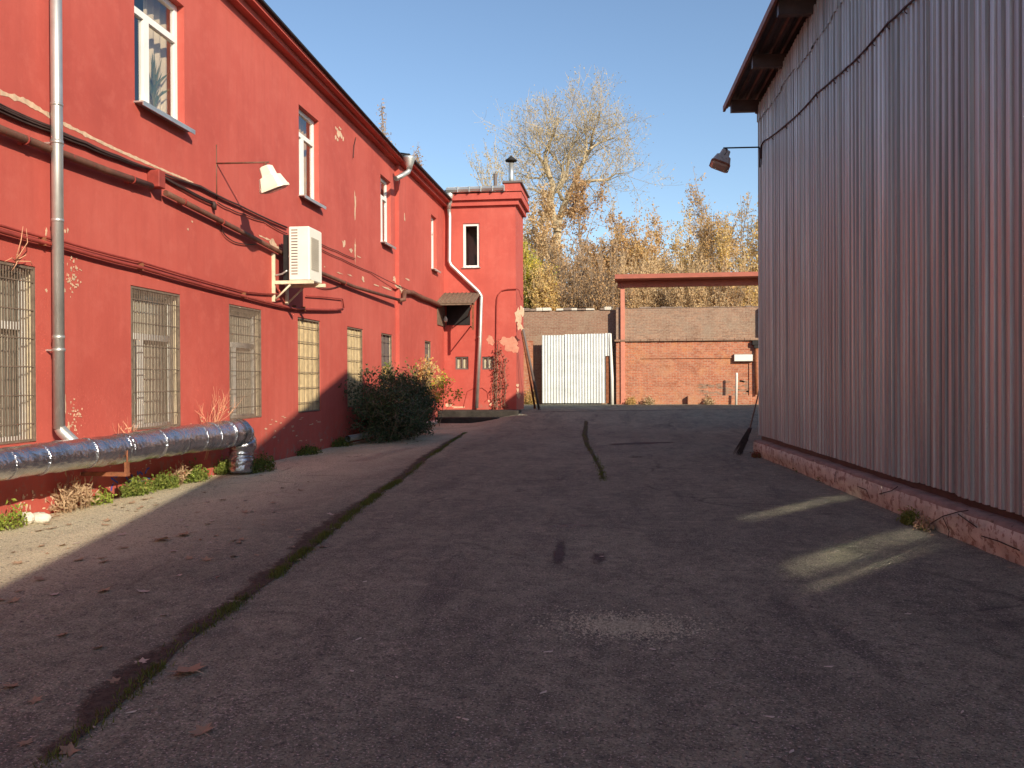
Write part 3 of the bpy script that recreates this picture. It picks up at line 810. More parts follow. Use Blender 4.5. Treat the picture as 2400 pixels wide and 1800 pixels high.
for k in range(40):
    chip_wall(rng.gauss(175, 9), rng.gauss(978, 20), rng.uniform(1, 5), rng.uniform(2, 6), 7)
for k in range(30):
    chip_wall(rng.gauss(320, 60), rng.gauss(1090, 40), rng.uniform(1, 4), rng.uniform(1, 4), 6)
for k in range(40):
    chip_wall(rng.uniform(30, 160), rng.uniform(1145, 1195), rng.uniform(2, 7), rng.uniform(3, 12), 7)
for k in range(30):
    chip_wall(rng.uniform(610, 760), rng.uniform(975, 1035), rng.uniform(2, 8), rng.uniform(1, 3), 7)
# the long chipped ledge line above the cables
line = [(0, 217), (60, 238), (110, 268), (152, 292), (205, 318), (275, 352), (340, 380), (390, 402), (434, 420), (455, 430)]
top, bot = [], []
for i in range(len(line) - 1):
    for k in range(9):
        s_ = k / 9; u = line[i][0] * (1 - s_) + line[i + 1][0] * s_; v = line[i][1] * (1 - s_) + line[i + 1][1] * s_
        wpx = 6.5 * (1 - .7 * u / 460) * rng.uniform(.55, 1.25)
        c = onX(u, v, XW); dd = (c - C0).length / F_PX
        top.append((XW + .001, c.y, c.z + wpx * dd)); bot.append((XW + .001, c.y, c.z - wpx * dd * rng.uniform(.6, 1.1)))
for i in range(len(top) - 1):
    pl.poly_prism([bot[i], bot[i + 1], top[i + 1], top[i]], (.003, 0, 0))
# wing corner where plaster has fallen away
for (u, v, w_, h_) in [(1215, 745, 14, 34), (1222, 728, 10, 26), (1219, 765, 14, 18), (1213, 903, 8, 6), (1215, 925, 8, 14), (1214, 915, 6, 10), (1150, 947, 6, 8), (1146, 940, 5, 6), (1075, 954, 40, 5), (1050, 950, 14, 8)]:
    chip_wing(u, v, w_, h_)
pl.build('bare_plaster', M['plaster'], bld)
pk = MB()
for (u, v, w_, h_) in [(1196, 806, 32, 32), (1180, 800, 16, 18), (1207, 815, 16, 26), (1148, 796, 16, 20), (1152, 802, 14, 14), (1200, 797, 36, 14)]:
    chip_wing(u, v, w_, h_, 16, .28, pk)
pk.build('pink_plaster', M['pinkplaster'], bld)
gf = MB()
for stroke in [[(262, 1114), (272, 1118), (279, 1112)], [(260, 1120), (268, 1126), (276, 1132)], [(266, 1132), (262, 1140), (260, 1150)], [(295, 1118), (302, 1128), (312, 1126), (308, 1112)],
               [(322, 1104), (322, 1114), (328, 1106), (334, 1112)], [(340, 1110), (344, 1100), (350, 1096)], [(318, 1126), (326, 1130), (338, 1128)], [(344, 1120), (352, 1122)]]:
    for k in range(len(stroke) - 1):
        a, b = onX(*stroke[k], XW), onX(*stroke[k + 1], XW)
        d = (b - a).normalized(); n_ = Vector((0, -d.z, d.y)) * .013
        gf.poly_prism([(XW + .0012, p.y, p.z) for p in (a - n_, b - n_, b + n_, a + n_)], (.002 + .0003 * k, 0, 0))
gf.build('graffiti', M['graffiti'], bld)

# loading ledge in front of the wing
pf = MB()
pf.box((XS + .01, 31.0, -.2), (-3.75, YA - .004, .43), bev=.02)
pf.box((XS + .01, 30.55, -.2), (-4.4, 30.998, .20), bev=.02)
M['ledge'] = simple('dark_concrete', (0.042, 0.037, 0.032), 0.95, 0, 0.4, 3, 0.6, 0.03)  # near-black concrete, used on the ledge only
tag(pf.build('loading_ledge', M['ledge'], None, (-5.3, 31.6, 0)), 'low dark concrete ledge along the foot of the red wing', 'ledge')

# ------------------------------------------------------------------ drainpipes, gutter, flues
def seam_rings(mb, pts, r, n=14):
    for p, d in pts:
        d = Vector(d).normalized(); p = Vector(p)
        mb.tube([p - d * .02, p - d * .018, p + d * .018, p + d * .02], [r, r * 1.07, r * 1.07, r], n)
a = onX(130, 0, XW + .16); zb = onX(140, 1005, XW + .16)
dp = thing('drainpipe', 'tall galvanised drainpipe between the barred windows, spout over the foil pipe', 'drainpipe', (XW, zb.y, 0))
mb = MB(); y0 = (a.y + zb.y) / 2; R = .066
mb.tube([(XW + .16, y0, 8.28), (XW + .16, y0, zb.z)], R, 18)
seam_rings(mb, [((XW + .16, y0, onX(128, v, XW + .16).z), (0, 0, 1)) for v in (243, 330, 515, 790)], R)
mb.build('pipe', M['zinc'], dp)
sp = MB(); sp.tube([(XW + .16, y0, zb.z + .02), (XW + .18, y0 + .02, zb.z - .03), (XW + .31, y0 + .10, zb.z - .20)], [R, R * 1.06, R * 1.1], 18, caps=False)
sp.tube([(XW + .31, y0 + .10, zb.z - .20), (XW + .18, y0 + .02, zb.z - .03)], [R * 1.0, R * .95], 18, caps=False)
sp.build('spout', M['zinc'], dp)
for v in (332, 820):
    br = MB(); z = onX(128, v, XW + .16).z
    br.box((XW, y0 - .012, z - .01), (XW + .1, y0 + .012, z + .01)); seam_rings(br, [((XW + .16, y0, z), (0, 0, 1))], R * 1.02)
    br.box((XW + .13, y0 + R, z - .015), (XW + .17, y0 + R + .05, z + .015)); br.build('clamp', M['zinc'], dp)

hx = XS + .52
hp = onX(959, 372, hx); he = onX(938, 428, hx - .30)
ho = thing('rainwater_hopper', 'short zinc rainwater hopper with elbow hanging from the roof edge', 'downpipe', (XS, hp.y, 0))
mb = MB(); zt0 = hp.z
mb.tube([(hx, hp.y, zt0 + .06), (hx, hp.y, zt0), (hx, hp.y, zt0 - .20), (hx, hp.y, zt0 - .32)], [.18, .18, .11, .08], 16)
mb.build('funnel', M['zinc'], ho)
mb = MB(); mb.tube([(hx, hp.y, zt0 - .30), (hx - .03, hp.y - .03, zt0 - .40), (hx - .16, hp.y - .2, he.z + .14), (hx - .30, hp.y - .42, he.z)], .075, 14); mb.build('elbow', M['zinc'], ho)

yp = YA - .14
dp2 = thing('drainpipe', 'pale downpipe with two bends running down the red wing from the inner corner', 'drainpipe', (-6.3, yp, 0))
q = [onY(1053, 447, yp), onY(1053, 462, yp), onY(1052, 490, yp), onY(1054, 508, yp), onY(1053, 612, yp), onY(1057, 622, yp), onY(1122, 684, yp), onY(1128, 694, yp), onY(1125, 800, yp), onY(1117, 957, yp)]
mb = MB(); mb.tube(q[2:], .072, 14); seam_rings(mb, [(q[4], (0, 0, 1)), (q[7], (0, 0, 1)), (onY(1124, 790, yp), (0, 0, 1)), (q[3], (0, 0, 1))], .072)
mb.build('pipe', M['zinc'], dp2)
mb = MB(); mb.tube([q[0], q[1], q[1] * .4 + q[2] * .6, q[2]], [.21, .20, .10, .08], 14); mb.build('funnel', M['zinc'], dp2)

gt = MB()
g0, g1 = onY(1046, 448, YA - .34), onY(1182, 441, YA - .34)
prof = [(.0, .06), (.0, .16), (-.09, .14), (-.14, .05), (-.09, -.03), (0, -.05)]
for i in range(5):
    for k in range(len(prof) - 1):
        xa, xb = g0.x + (g1.x - g0.x) * i / 5, g0.x + (g1.x - g0.x) * (i + 1) / 5
        y_ = YA - .27; z_ = 8.74 + .005 * i
        gt.quad((xa, y_ + prof[k][0], z_ + prof[k][1]), (xb, y_ + prof[k][0], z_ + prof[k][1]), (xb, y_ + prof[k + 1][0], z_ + prof[k + 1][1]), (xa, y_ + prof[k + 1][0], z_ + prof[k + 1][1]), 0, True)
    gt.box((xb - .015, YA - .425, 8.69), (xb + .015, YA - .26, 8.91))
gt.box((g0.x, YA - .27, 8.70), (g1.x, YA - .255, 8.92))
tag(gt.build('gutter', M['zinc'], None, (g0.x, YA - .3, 8.7)), 'grey metal gutter along the top of the red wing', 'gutter')

f0, f1 = onY(1198, 372, 33.2), onY(1198, 424, 33.2)
fl = thing('flue', 'metal chimney flue with conical cap on the wing roof', 'flue', (f0.x, 33.2, 8.9))
mb = MB(); mb.tube([(f0.x, 33.2, 8.95), (f0.x, 33.2, f0.z - .18)], .10, 16); seam_rings(mb, [((f0.x, 33.2, 9.3), (0, 0, 1))], .10); mb.build('pipe', M['zinc'], fl)
mb = MB(); mb.tube([(f0.x, 33.2, f0.z - .10), (f0.x, 33.2, f0.z - .07), (f0.x, 33.2, f0.z + .09), (f0.x, 33.2, f0.z + .13)], [.23, .24, .04, .02], 18)
for a_ in range(3): mb.tube([(f0.x + .09 * math.cos(a_ * 2.1), 33.2 + .09 * math.sin(a_ * 2.1), f0.z - .2), (f0.x + .09 * math.cos(a_ * 2.1), 33.2 + .09 * math.sin(a_ * 2.1), f0.z - .05)], .008, 5)
mb.build('cap', M['black'], fl)
s0 = onY(1161, 408, 33.4); mb = MB(); mb.tube([(s0.x, 33.4, 8.8), (s0.x, 33.4, s0.z)], .075, 12, caps=False); mb.tube([(s0.x, 33.4, s0.z), (s0.x, 33.4, 8.8)], .065, 12, caps=False); mb.tube([(s0.x, 33.4, s0.z - .03), (s0.x, 33.4, s0.z)], .083, 12, caps=False)
tag(mb.build('vent_pipe', M['greysheet'], None, (s0.x, 33.4, 8.8)), 'thin dark vent pipe without a cap on the wing roof', 'pipe')

# ------------------------------------------------------------------ wall runs: pipes and cables
def wall_pts(px, off):
    out = []
    for (u, v) in px:
        p = onX(u, v, XW + off)
        if p.y > YSTEP - .05: p = onX(u, v, XS + off)
        out.append(p)
    if px[0][0] == -60:      # the run carries on along the wall past the edge of the photograph
        o_, q_ = out[0], out[1]
        out.insert(0, Vector((o_.x, -6.0, o_.z + (o_.z - q_.z) * .3)))
    return out
def dens(pts, n=4, sag=0.0):
    out = []
    for i in range(len(pts) - 1):
        for k in range(n):
            s_ = k / n; p = pts[i] * (1 - s_) + pts[i + 1] * s_
            out.append(p - Vector((0, 0, sag * 4 * s_ * (1 - s_))))
    out.append(pts[-1]); return out
gp = thing('gas_pipe', 'brown painted pipe with red junction box along the upper red wall', 'pipe', (XW, 12, 5))
mb = MB(); A1 = wall_pts([(-60, 270), (0, 303), (115, 349), (250, 400), (354, 436)], .10); A2 = wall_pts([(388, 452), (470, 494), (564, 542), (658, 592)], .10); A3 = wall_pts([(658, 592), (746, 637), (830, 672), (935, 703)], .10)
mb.tube(A1, .050, 12); mb.tube(A2 + A3[1:], .045, 12); mb.tube(wall_pts([(935, 704), (947, 702), (948, 684)], .12), .07, 12)
mb.tube(dens(wall_pts([(948, 684), (968, 686), (985, 696), (1012, 706), (1032, 716)], .10), 2), .075, 10); mb.build('pipe', M['pipe_brown'], gp)
mb = MB(); j0 = onX(370, 420, XW + .12)
mb.box((XW, j0.y - .09, j0.z - .13), (XW + .19, j0.y + .09, j0.z + .12), bev=.010); mb.build('junction_box', M['pipe_red'], gp)
for (u, v) in [(60, 328), (310, 421), (430, 472), (520, 520), (808, 663), (690, 609)]:
    mb = MB(); p = onX(u, v, XW + .1); mb.box((XW, p.y - .012, p.z - .06), (XW + .06, p.y + .012, p.z + .06)); mb.tube([p + Vector((0, -.014, 0)), p + Vector((0, .014, 0))], .058, 10); mb.build('bracket', M['pipe_red'], gp)
lp = thing('conduit', 'pair of thin red painted conduits above the ground floor windows', 'pipe', (XW, 12, 3.3))
mb = MB(); L1 = wall_pts([(-60, 522), (0, 541), (148, 578), (330, 627), (571, 694), (683, 722), (745, 726), (803, 725)], .07); mb.tube(dens(L1, 3, .01), .028, 9); mb.build('lower_pipe', M['pipe_red'], lp)
mb = MB(); L2 = wall_pts([(-60, 508), (0, 528), (148, 566), (330, 614), (571, 683), (668, 690)], .05); mb.tube(dens(L2, 3, .01), .017, 8)
mb.tube(wall_pts([(718, 693), (760, 696), (803, 701), (806, 722)], .05), .014, 8); mb.build('upper_pipe', M['pipe_red'], lp)
for (u, v) in [(100, 566), (330, 625), (571, 692), (690, 721), (712, 724)]:
    mb = MB(); p = onX(u, v, XW + .05); mb.box((XW, p.y - .012, p.z - .05), (XW + .09, p.y + .012, p.z + .05)); mb.build('bracket', M['rust'], lp)
cb = thing('cable_bundle', 'bundle of dark sagging cables clipped along the red wall', 'cable', (XW, 12, 5.5))
rng = random.Random(5)
B = [(-60, 215), (0, 252), (120, 302), (200, 336), (277, 368), (360, 398), (470, 438), (560, 482), (673, 534)]
for k in range(5):
    mb = MB(); dz = (k - 2) * 4.2
    px_ = [(u + 0, v + dz * max(.12, 1 - u / 480) + rng.uniform(-1.2, 1.2)) for u, v in B]
    if k in (3, 4): px_ = px_[:6] + [(430, 430 + 3 * k), (500, 462 + 4 * k)]
    mb.tube(dens(wall_pts(px_, .035 + .012 * (k % 3)), 5, .012), .013, 6); mb.build('cable', M['cable'], cb)
for px_ in ([(510, 474), (540, 490), (573, 502), (620, 518), (673, 548)], [(745, 568), (790, 588), (832, 606)], [(745, 580), (800, 606), (870, 638), (940, 672), (985, 690), (1022, 706)],
            [(518, 520), (520, 540), (535, 558), (560, 570), (600, 572)], [(730, 664), (760, 676), (790, 672), (812, 660)], [(828, 370), (830, 340), (834, 322)]):
    mb = MB(); mb.tube(dens(wall_pts(px_, .035), 4, .015), .010, 6); mb.build('cable', M['cable'], cb)
mb = MB(); e = onX(502, 482, XW + .05); mb.tube([e + Vector((0, -.03, .06)), e, e + Vector((0, .02, -.07))], [.03, .045, .03], 8); mb.build('cable_end', M['cable'], cb)
mb = MB(); w0 = [onY(1022, 728, YA - .05), onY(1046, 752, YA - .05)]
bl_ = onX(1044, 749, XS + .12)
wl = thing('wall_light', 'tiny white bulb light beside the awning in the inner corner', 'light', (XS, bl_.y, bl_.z))
mb = MB(); mb.tube([bl_ + Vector((0, 0, .14)), bl_ + Vector((0, 0, .08)), bl_ + Vector((0, 0, .02)), bl_ + Vector((0, 0, -.06)), bl_ + Vector((0, 0, -.10))], [.03, .05, .085, .08, .03], 12); mb.build('globe', M['lampwhite'], wl)
mb = MB(); mb.tube([(XS, bl_.y, bl_.z + .14), bl_ + Vector((0, 0, .14))], .025, 8); mb.build('arm', M['rust'], wl)

cdt = MB()
cdt.tube([onY(u, v, YA - .05) for u, v in [(1161, 958), (1162, 880), (1163, 800), (1164, 720), (1165, 700), (1168, 690), (1176, 681), (1190, 678), (1212, 677), (1217, 680), (1220, 692), (1224, 702)]], .022, 8)
tag(cdt.build('conduit', M['pipe_red'], None, (-4.6, YA, 0)), 'rusty red conduit with a hooked top on the red wing', 'pipe')
lc = MB(); lc.tube(dens([onY(u, v, YA - .02) for u, v in [(1086, 955), (1092, 930), (1096, 917), (1108, 911), (1130, 909), (1142, 918), (1144, 934), (1136, 942)]], 3), .009, 6)
tag(lc.build('loose_cable', M['pipe_red'], None, (-5.2, YA, .6)), 'thin loose cable looping low behind the pale downpipe', 'cable')

# awning over the side door
aw = thing('awning', 'small rusty sheet awning on wooden struts in the inner corner of the red building', 'awning', (-6, YA, 4.4))
ax0, ax1 = onY(1040, 700, YA).x, onY(1117, 700, YA - 1.0).x
mb = MB(); zt, zf = 4.88, 4.38; yf = YA - 1.5
mb.poly_prism([(ax0, YA - .01, zt), (ax0, yf, zf), (ax1, yf, zf), (ax1, YA - .01, zt)], (0, 0, .035))
n_ = 9
for k in range(n_):
    xk = ax0 + (ax1 - ax0) * (k + .5) / n_
    mb.tube([(xk, YA - .02, zt + .045), (xk, yf + .01, zf + .045)], .018, 6)
mb.build('roof_sheet', M['wood'], aw)
mb = MB(); mb.box((ax1 - .10, yf + .02, 3.40), (ax1 - .03, yf + .09, zf)); mb.build('strut', M['rust'], aw)
mb = MB(); mb.box((ax0 + .02, yf + .02, zf - .06), (ax1, yf + .08, zf - .004)); mb.tube([(ax1 - .065, yf + .05, 3.45), (ax1 - .4, YA - .03, 3.62)], .025, 6); mb.tube([(ax1 - .5, YA - .03, 4.0), (ax1 - .1, yf + .05, 4.32)], .025, 6)
mb.build('brace', M['wood'], aw)
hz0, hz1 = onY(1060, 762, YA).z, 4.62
mb = MB(); mb.box((ax0 + .12, YA - .03, hz0), (ax1 - .42, YA - .002, hz1)); mb.build('awning_shade', M['black'], aw)  # black panel put here for the shade under the awning
mb = MB(); mb.box((ax0 + .02, YA - 1.3, 3.62), (ax0 + .05, YA - .01, 4.36)); mb.build('side_board', M['wood'], aw)

# ------------------------------------------------------------------ air conditioner
ya = 16.25
A0 = onY(672, 527, ya); A1_ = onY(718, 655, ya)
ac = thing('air_conditioner', 'white air conditioner box on a cream bracket below an upper window', 'air conditioner', (XW, ya, 3.5))
x0, x1, z0, z1 = -6.53, -6.10, 3.57, 4.64; yb_ = ya + .72
mb = MB(); mb.box((x0, ya, z0), (x1, yb_, z1), bev=.02); cas = mb.build('casing', M['acwhite'], ac)
mb = MB()
for k in range(16):
    z = z0 + .12 + k * .058
    mb.box((x0 + .06, ya - .004, z), (x0 + .19, ya + .004, z + .020))
sub(mb, 'louvre', M['greysheet'], cas, ac)
mb = MB(); mb.box((x1 + .001, ya + .10, z0 + .22), (x1 + .006, yb_ - .20, z1 - .20)); 
for k in range(16): mb.box((x1 + .0065, ya + .105, z0 + .24 + k * .04), (x1 + .011, yb_ - .205, z0 + .25 + k * .04))
mb.build('fan_grille', M['blind'], ac)
mb = MB(); mb.box((x0 - .14, ya + .08, z0 + .02), (x0 - .001, yb_ - .08, z1 - .15)); mb.build('rear_coil', M['black'], ac)
for yy in (ya - .06, yb_ - .10):
    mb = MB(); mb.box((XW, yy, z0 - .42), (XW + .06, yy + .06, z0 + .55), bev=.006); mb.box((XW + .06, yy, z0 - .075), (x1 + .1, yy + .055, z0 - .005), bev=.006)
    mb.tube([(XW + .06, yy + .03, z0 - .38), (XW + .38, yy + .03, z0 - .08)], .02, 6)
    mb.build('bracket', M['cream'], ac)
mb = MB(); mb.tube(dens([Vector((x0 - .02, ya - .02, z0 + .2)), Vector((x0 - .12, ya - .03, z0 + .13)), Vector((XW + .05, ya - .03, z0 + .10))], 3), .018, 6); mb.build('hose', M['zinc'], ac)

# ------------------------------------------------------------------ floodlights
def flood(name, label, root_loc, wallp, armdir, armlen, headlen, matb, mat_arm, tilt_dir, size, brace=True):
    t_ = thing(name, label, 'lamp', root_loc)
    wallp = Vector(wallp); ad = Vector(armdir).normalized(); end = wallp + ad * armlen
    mb = MB(); mb.tube([wallp, end], .016, 8); 
    if brace:
        mb.tube([wallp + Vector((0, 0, .32)), wallp - Vector((0, 0, .62))], .014, 8)
    mb.build('bracket_arm', mat_arm, t_)
    td = Vector(tilt_dir).normalized()
    side = ad.cross(td).normalized() if ad.cross(td).length > .1 else orth(td)[0]
    up = td.cross(side).normalized()
    base = end - ad * .06 + Vector((0, 0, -.06))
    mb = MB(); mb.tube([end - ad * .06, base + td * .02], .022, 8); mb.box((-.03, -.03, -.03), (.03, .03, .03), 0, Matrix.Translation(base)); mb.build('swivel', mat_arm, t_)
    def sec(d, w, h):
        c = base + td * d; k = .72
        return [c + side * (sx * w) + up * (sy * h) for sx, sy in ((-k, -1), (k, -1), (1, -k), (1, k), (k, 1), (-k, 1), (-1, k), (-1, -k))]
    def loft(mb, rings):
        n0 = len(mb.v)
        for r in rings: mb.v += [tuple(p) for p in r]
        for i in range(len(rings) - 1):
            for j in range(8):
                j2 = (j + 1) % 8; mb.f.append((n0 + i * 8 + j, n0 + i * 8 + j2, n0 + (i + 1) * 8 + j2, n0 + (i + 1) * 8 + j)); mb.m.append(0); mb.sm.append(False)
        mb.f.append(tuple(n0 + j for j in range(8))); mb.m.append(0); mb.sm.append(False)
        q_ = n0 + (len(rings) - 1) * 8; mb.f.append(tuple(q_ + j for j in range(8))[::-1]); mb.m.append(0); mb.sm.append(False)
    s_ = size
    mb = MB(); loft(mb, [sec(0, .055 * s_, .055 * s_), sec(.02 * s_, .085 * s_, .085 * s_), sec(.15 * s_, .095 * s_, .10 * s_), sec(.165 * s_, .13 * s_, .14 * s_), sec(.32 * s_, .17 * s_, .185 * s_)]); mb.build('housing', matb, t_)
    mb = MB(); loft(mb, [sec(.322 * s_, .178 * s_, .193 * s_), sec(.36 * s_, .182 * s_, .197 * s_)]); mb.build('rim', M['rust'] if matb is M['lampgrey'] else matb, t_)
    mb = MB(); loft(mb, [sec(.361 * s_, .165 * s_, .18 * s_), sec(.385 * s_, .12 * s_, .13 * s_)]); mb.build('lens', M['lens'], t_)
    mb = MB(); c = base + td * .05
    mb.tube([c + side * .04, c + side * (.14 * s_) + Vector((0, 0, .03)), c + side * (.17 * s_) - Vector((0, 0, .06)), c + side * (.11 * s_) + td * .12], .006, 5); mb.build('cord', M['cable'], t_)
    return t_
wp = onX(507, 383, XW)
lamp1 = flood('floodlight', 'cream floodlight on a steel arm high on the sunlit red wall', (XW, wp.y, wp.z), wp, (1, .02, -.01), .93, .4, M['lampwhite'], M['pipe_brown'], (.28, .22, -.85), 1.15)

# ------------------------------------------------------------------ foil-wrapped heating pipe
fp = thing('heating_pipe', 'foil wrapped silver heating pipe running low along the red wall to an elbow', 'pipe', (XW, 11, 0))
mb = MB(); pts = []; rr = []
xa = XW + .42; yend = onX(552, 1000, xa).y; rng = random.Random(2)
nseg = 110; ys0 = 1.0
for i in range(nseg + 1):
    s_ = i / nseg; y = ys0 + (yend - ys0) * s_
    pts.append((xa + .006 * math.sin(y * 5), y, .745 - .035 * s_ + .008 * math.sin(y * 2.3)))
    big = .168 + .052 * smooth(7.5, 13.5, y)
    rr.append(big * (1 + rng.uniform(-.02, .02) + (.045 if (i % 7 == 0) else 0)))
mb.tube(pts, rr, 26); mb.build('straight_run', M['foil'], fp)
mb = MB(); e0 = Vector(pts[-1]); r0 = rr[-1]
el = [e0 - Vector((0, .05, 0)), e0 + Vector((0, .10, -.01)), e0 + Vector((0, .20, -.05)), e0 + Vector((.0, .26, -.16)), e0 + Vector((0, .25, -.30)), e0 + Vector((-.01, .23, -.42)), e0 + Vector((0, .22, -.50)), e0 + Vector((0, .22, -.68))]
el2 = dens(el, 5); mb.tube(el2, [r0 * (1.02 + rng.uniform(-.10, .09)) * (1 if i < 20 else .92) for i in range(len(el2))], 22); mb.build('elbow', M['foil'], fp)
for yk in [8.2, 8.75, 9.05, 9.6, 10.3, 10.38, 11.15, 11.75, 12.3, 12.75, 13.3]:
    if yk > yend: continue
    s_ = (yk - ys0) / (yend - ys0); r_ = .168 + .052 * smooth(7.5, 13.5, yk)
    lean = rng.uniform(-.03, .03); mb = MB()
    mb.tube([(xa, yk - .006 - lean, .745 - .035 * s_), (xa, yk + .006 + lean, .745 - .035 * s_)], r_ * 1.035, 24); mb.build('binding', M['foil'], fp)
for u_ in (265,):
    ys_ = onX(u_, 1000, xa).y
    mb = MB(); mb.box((XW - .02, ys_ - .04, .38), (xa + .2, ys_ + .04, .43)); mb.box((xa + .17, ys_ - .035, .43), (xa + .2, ys_ + .035, .56))
    mb.tube([(xa + .0, ys_, .885), (xa + .12, ys_, .83), (xa + .19, ys_, .70), (xa + .19, ys_, .5)], .012, 6)
    mb.build('support_bracket', M['rust'], fp)

# loose pipe by the bush
lpp = MB(); pa_, pb2 = Vector((-6.52, 20.3, .09)), Vector((-5.95, 28.0, .10))
pa_ = onX(815, 1028, -6.55); pb2 = onX(1022, 989, -6.0); pa_.z = max(.075, pa_.z); pb2.z = max(.075, pb2.z)
lpp.tube([pa_, pb2], .075, 14, caps=False); lpp.tube([pb2, pa_], .066, 14, caps=False)
tag(lpp.build('loose_pipe', M['zinc'], None, tuple(pa_)), 'grey steel pipe lying on the ground under the dark bush', 'pipe')

# ------------------------------------------------------------------ corrugated shed
SH = rad(3.3)
far_px = ground_px(1779, 1072)
ex = Vector((math.cos(SH), math.sin(SH), 0)); ey = Vector((-math.sin(SH), math.cos(SH), 0))
SHEET = .17
def sh_local(p): d = Vector(p) - far_px; return Vector((d.dot(ex), d.dot(ey), p[2]))
def sh_plane(u, v, off):
    d = ray(u, v); k = (off - (C0 - far_px).dot(ex)) / d.dot(ex); return sh_local(C0 + d * k)
yc = sh_plane(1783, 800, SHEET).y                 # local y of the far corner
S_org = far_px + ey * yc; S_org.z = 0
shed = thing('corrugated_shed', 'tall brown corrugated steel shed on a low rough plinth', 'shed', tuple(S_org), rz=SH)
def sp_(u, v, off=SHEET):
    q_ = sh_plane(u, v, off); return Vector((q_.x, q_.y - yc, q_.z))
def lbuild(mb, name, mats, parent): return mb.build(name, mats, parent, origin=(0, 0, 0))
zeave = sp_(1777, 269).z + .19
KINK, APEX, ZAPEX, NEARS, YN = -4.6, -9.12, 8.78, 0.209, -27.0
def roofz(y):
    if y > KINK: return zeave + .07 * (-y)
    zk = zeave + .07 * (-KINK)
    if y > APEX: return zk + (ZAPEX - zk) * (KINK - y) / (KINK - APEX)
    return ZAPEX - NEARS * (APEX - y)
rng = random.Random(21)
def profile(y0, y1, pitch, depth, sheet_w, lap=.012):
    out = []; k = 0; y = y0; jog = 0; off = 0
    n_in = int(round(sheet_w / pitch))
    while y < y1 - 1e-6:
        idx = k % n_in
        if idx == 0: jog = rng.uniform(0, .008)
        w = rng.uniform(-.03, .03)
        dd = depth * rng.uniform(.85, 1.1)
        for (f, d) in ((0, 0), (.30 + w, 0), (.38 + w, 1), (.84 + w, 1), (.92 + w, 0)):
            if y + f * pitch < y1: out.append((y + f * pitch, d * dd + jog + (lap if idx == 0 and f < .5 else 0)))
        y += pitch; k += 1
    return out
def clad(z0f, z1f, xo, y0=YN, y1=-.02):
    mb = MB(); pr = profile(y0, y1, .1463, .044, 1.0241)
    n = len(mb.v)
    NZ = 2
    for (y, d) in pr:
        za, zb_ = z0f(y), z1f(y)
        mb.v.append((xo - d, y, za)); mb.v.append((xo - d, y, zb_))
    for i in range(len(pr) - 1):
        mb.f.append((n + 2 * i, n + 2 * i + 2, n + 2 * i + 3, n + 2 * i + 1)); mb.m.append(0); mb.sm.append(False)
    return mb
ragged = {}
def zbot(y):
    k = int(math.floor(y / 1.024)); ragged.setdefault(k, .395 + rng.uniform(-.012, .012)); return ragged[k]
def zlap(y):
    k = int(math.floor(y / 1.024)); ragged.setdefault(('t', k), 6.95 + rng.uniform(-.05, .05)); return ragged[('t', k)]
lbuild(clad(zbot, lambda y: min(7.05, roofz(y) - .12), SHEET), 'lower_cladding', M['cladding'], shed)
lbuild(clad(lambda y: min(zlap(y), roofz(y) - .15), lambda y: roofz(y) - .10, SHEET - .022), 'upper_cladding', M['cladding'], shed)
mb = MB()   # body behind the sheets: back, sides
D_ = 13
mb.quad((SHEET + .01, 0, .3), (SHEET + D_, 0, .3), (SHEET + D_, 0, roofz(0) - .1), (SHEET + .01, 0, roofz(0) - .1))
mb.quad((SHEET + .01, YN, .3), (SHEET + D_, YN, .3), (SHEET + D_, YN, roofz(YN) - .1), (SHEET + .01, YN, roofz(YN) - .1))
yy = [YN, APEX, KINK, 0]
for a, b in zip(yy, yy[1:]):
    mb.quad((SHEET + .012, a, .3), (SHEET + .012, b, .3), (SHEET + .012, b, roofz(b) - .12), (SHEET + .012, a, roofz(a) - .12))
    mb.quad((SHEET + D_, a, .3), (SHEET + D_, b, .3), (SHEET + D_, b, roofz(b) - .1), (SHEET + D_, a, roofz(a) - .1))
lbuild(mb, 'rear_wall', M['soffit'], shed)
mb = MB(); mb.box((SHEET - .035, -.03, .42), (SHEET + .06, .012, zeave - .1)); lbuild(mb, 'corner_trim', M['verge'], shed)
# roof sheets: corrugations run with the slope
OVH = .66
mb = MB(); px_ = []
x = -OVH
while x < D_ + .4:
    for (f, d) in ((0, 0), (.35, 0), (.5, 1), (.85, 1)): px_.append((SHEET + x + f * .2, d * .035))
    x += .2
yy = [YN - .4, APEX, KINK, .45]
for a, b in zip(yy, yy[1:]):
    for (xa_, da), (xb_, db) in zip(px_, px_[1:]):
        mb.quad((xa_, a, roofz(a) + .07 + da), (xb_, a, roofz(a) + .07 + db), (xb_, b, roofz(b) + .07 + db), (xa_, b, roofz(b) + .07 + da))
lbuild(mb, 'roof_sheet', M['soffit'], shed)
mb = MB()
for a, b in zip(yy, yy[1:]):
    xo = SHEET - OVH
    mb.poly_prism([(xo - .03, a, roofz(a) + .12), (xo - .03, b, roofz(b) + .12), (xo - .03, b, roofz(b) + .0), (xo - .03, a, roofz(a) + .0)], (.05, 0, 0))
lbuild(mb, 'verge_trim', M['verge'], shed)
k = 0
for y in [-.02, -2.15, -4.1, -6.1, -8.1, -10.6, -13, -15.5, -18, -20.5, -23]:
    mb = MB(); mb.box((SHEET - OVH + .05, y - .06, roofz(y) - .19), (SHEET + .5, y + .06, roofz(y) + .045)); lbuild(mb, 'purlin', M['soffit'], shed)
mb = MB(); mb.tube([(SHEET - .02, -.03, zeave - .22), (SHEET - .10, -.03, zeave - .19)], .04, 6); lbuild(mb, 'cleat', M['soffit'], shed)
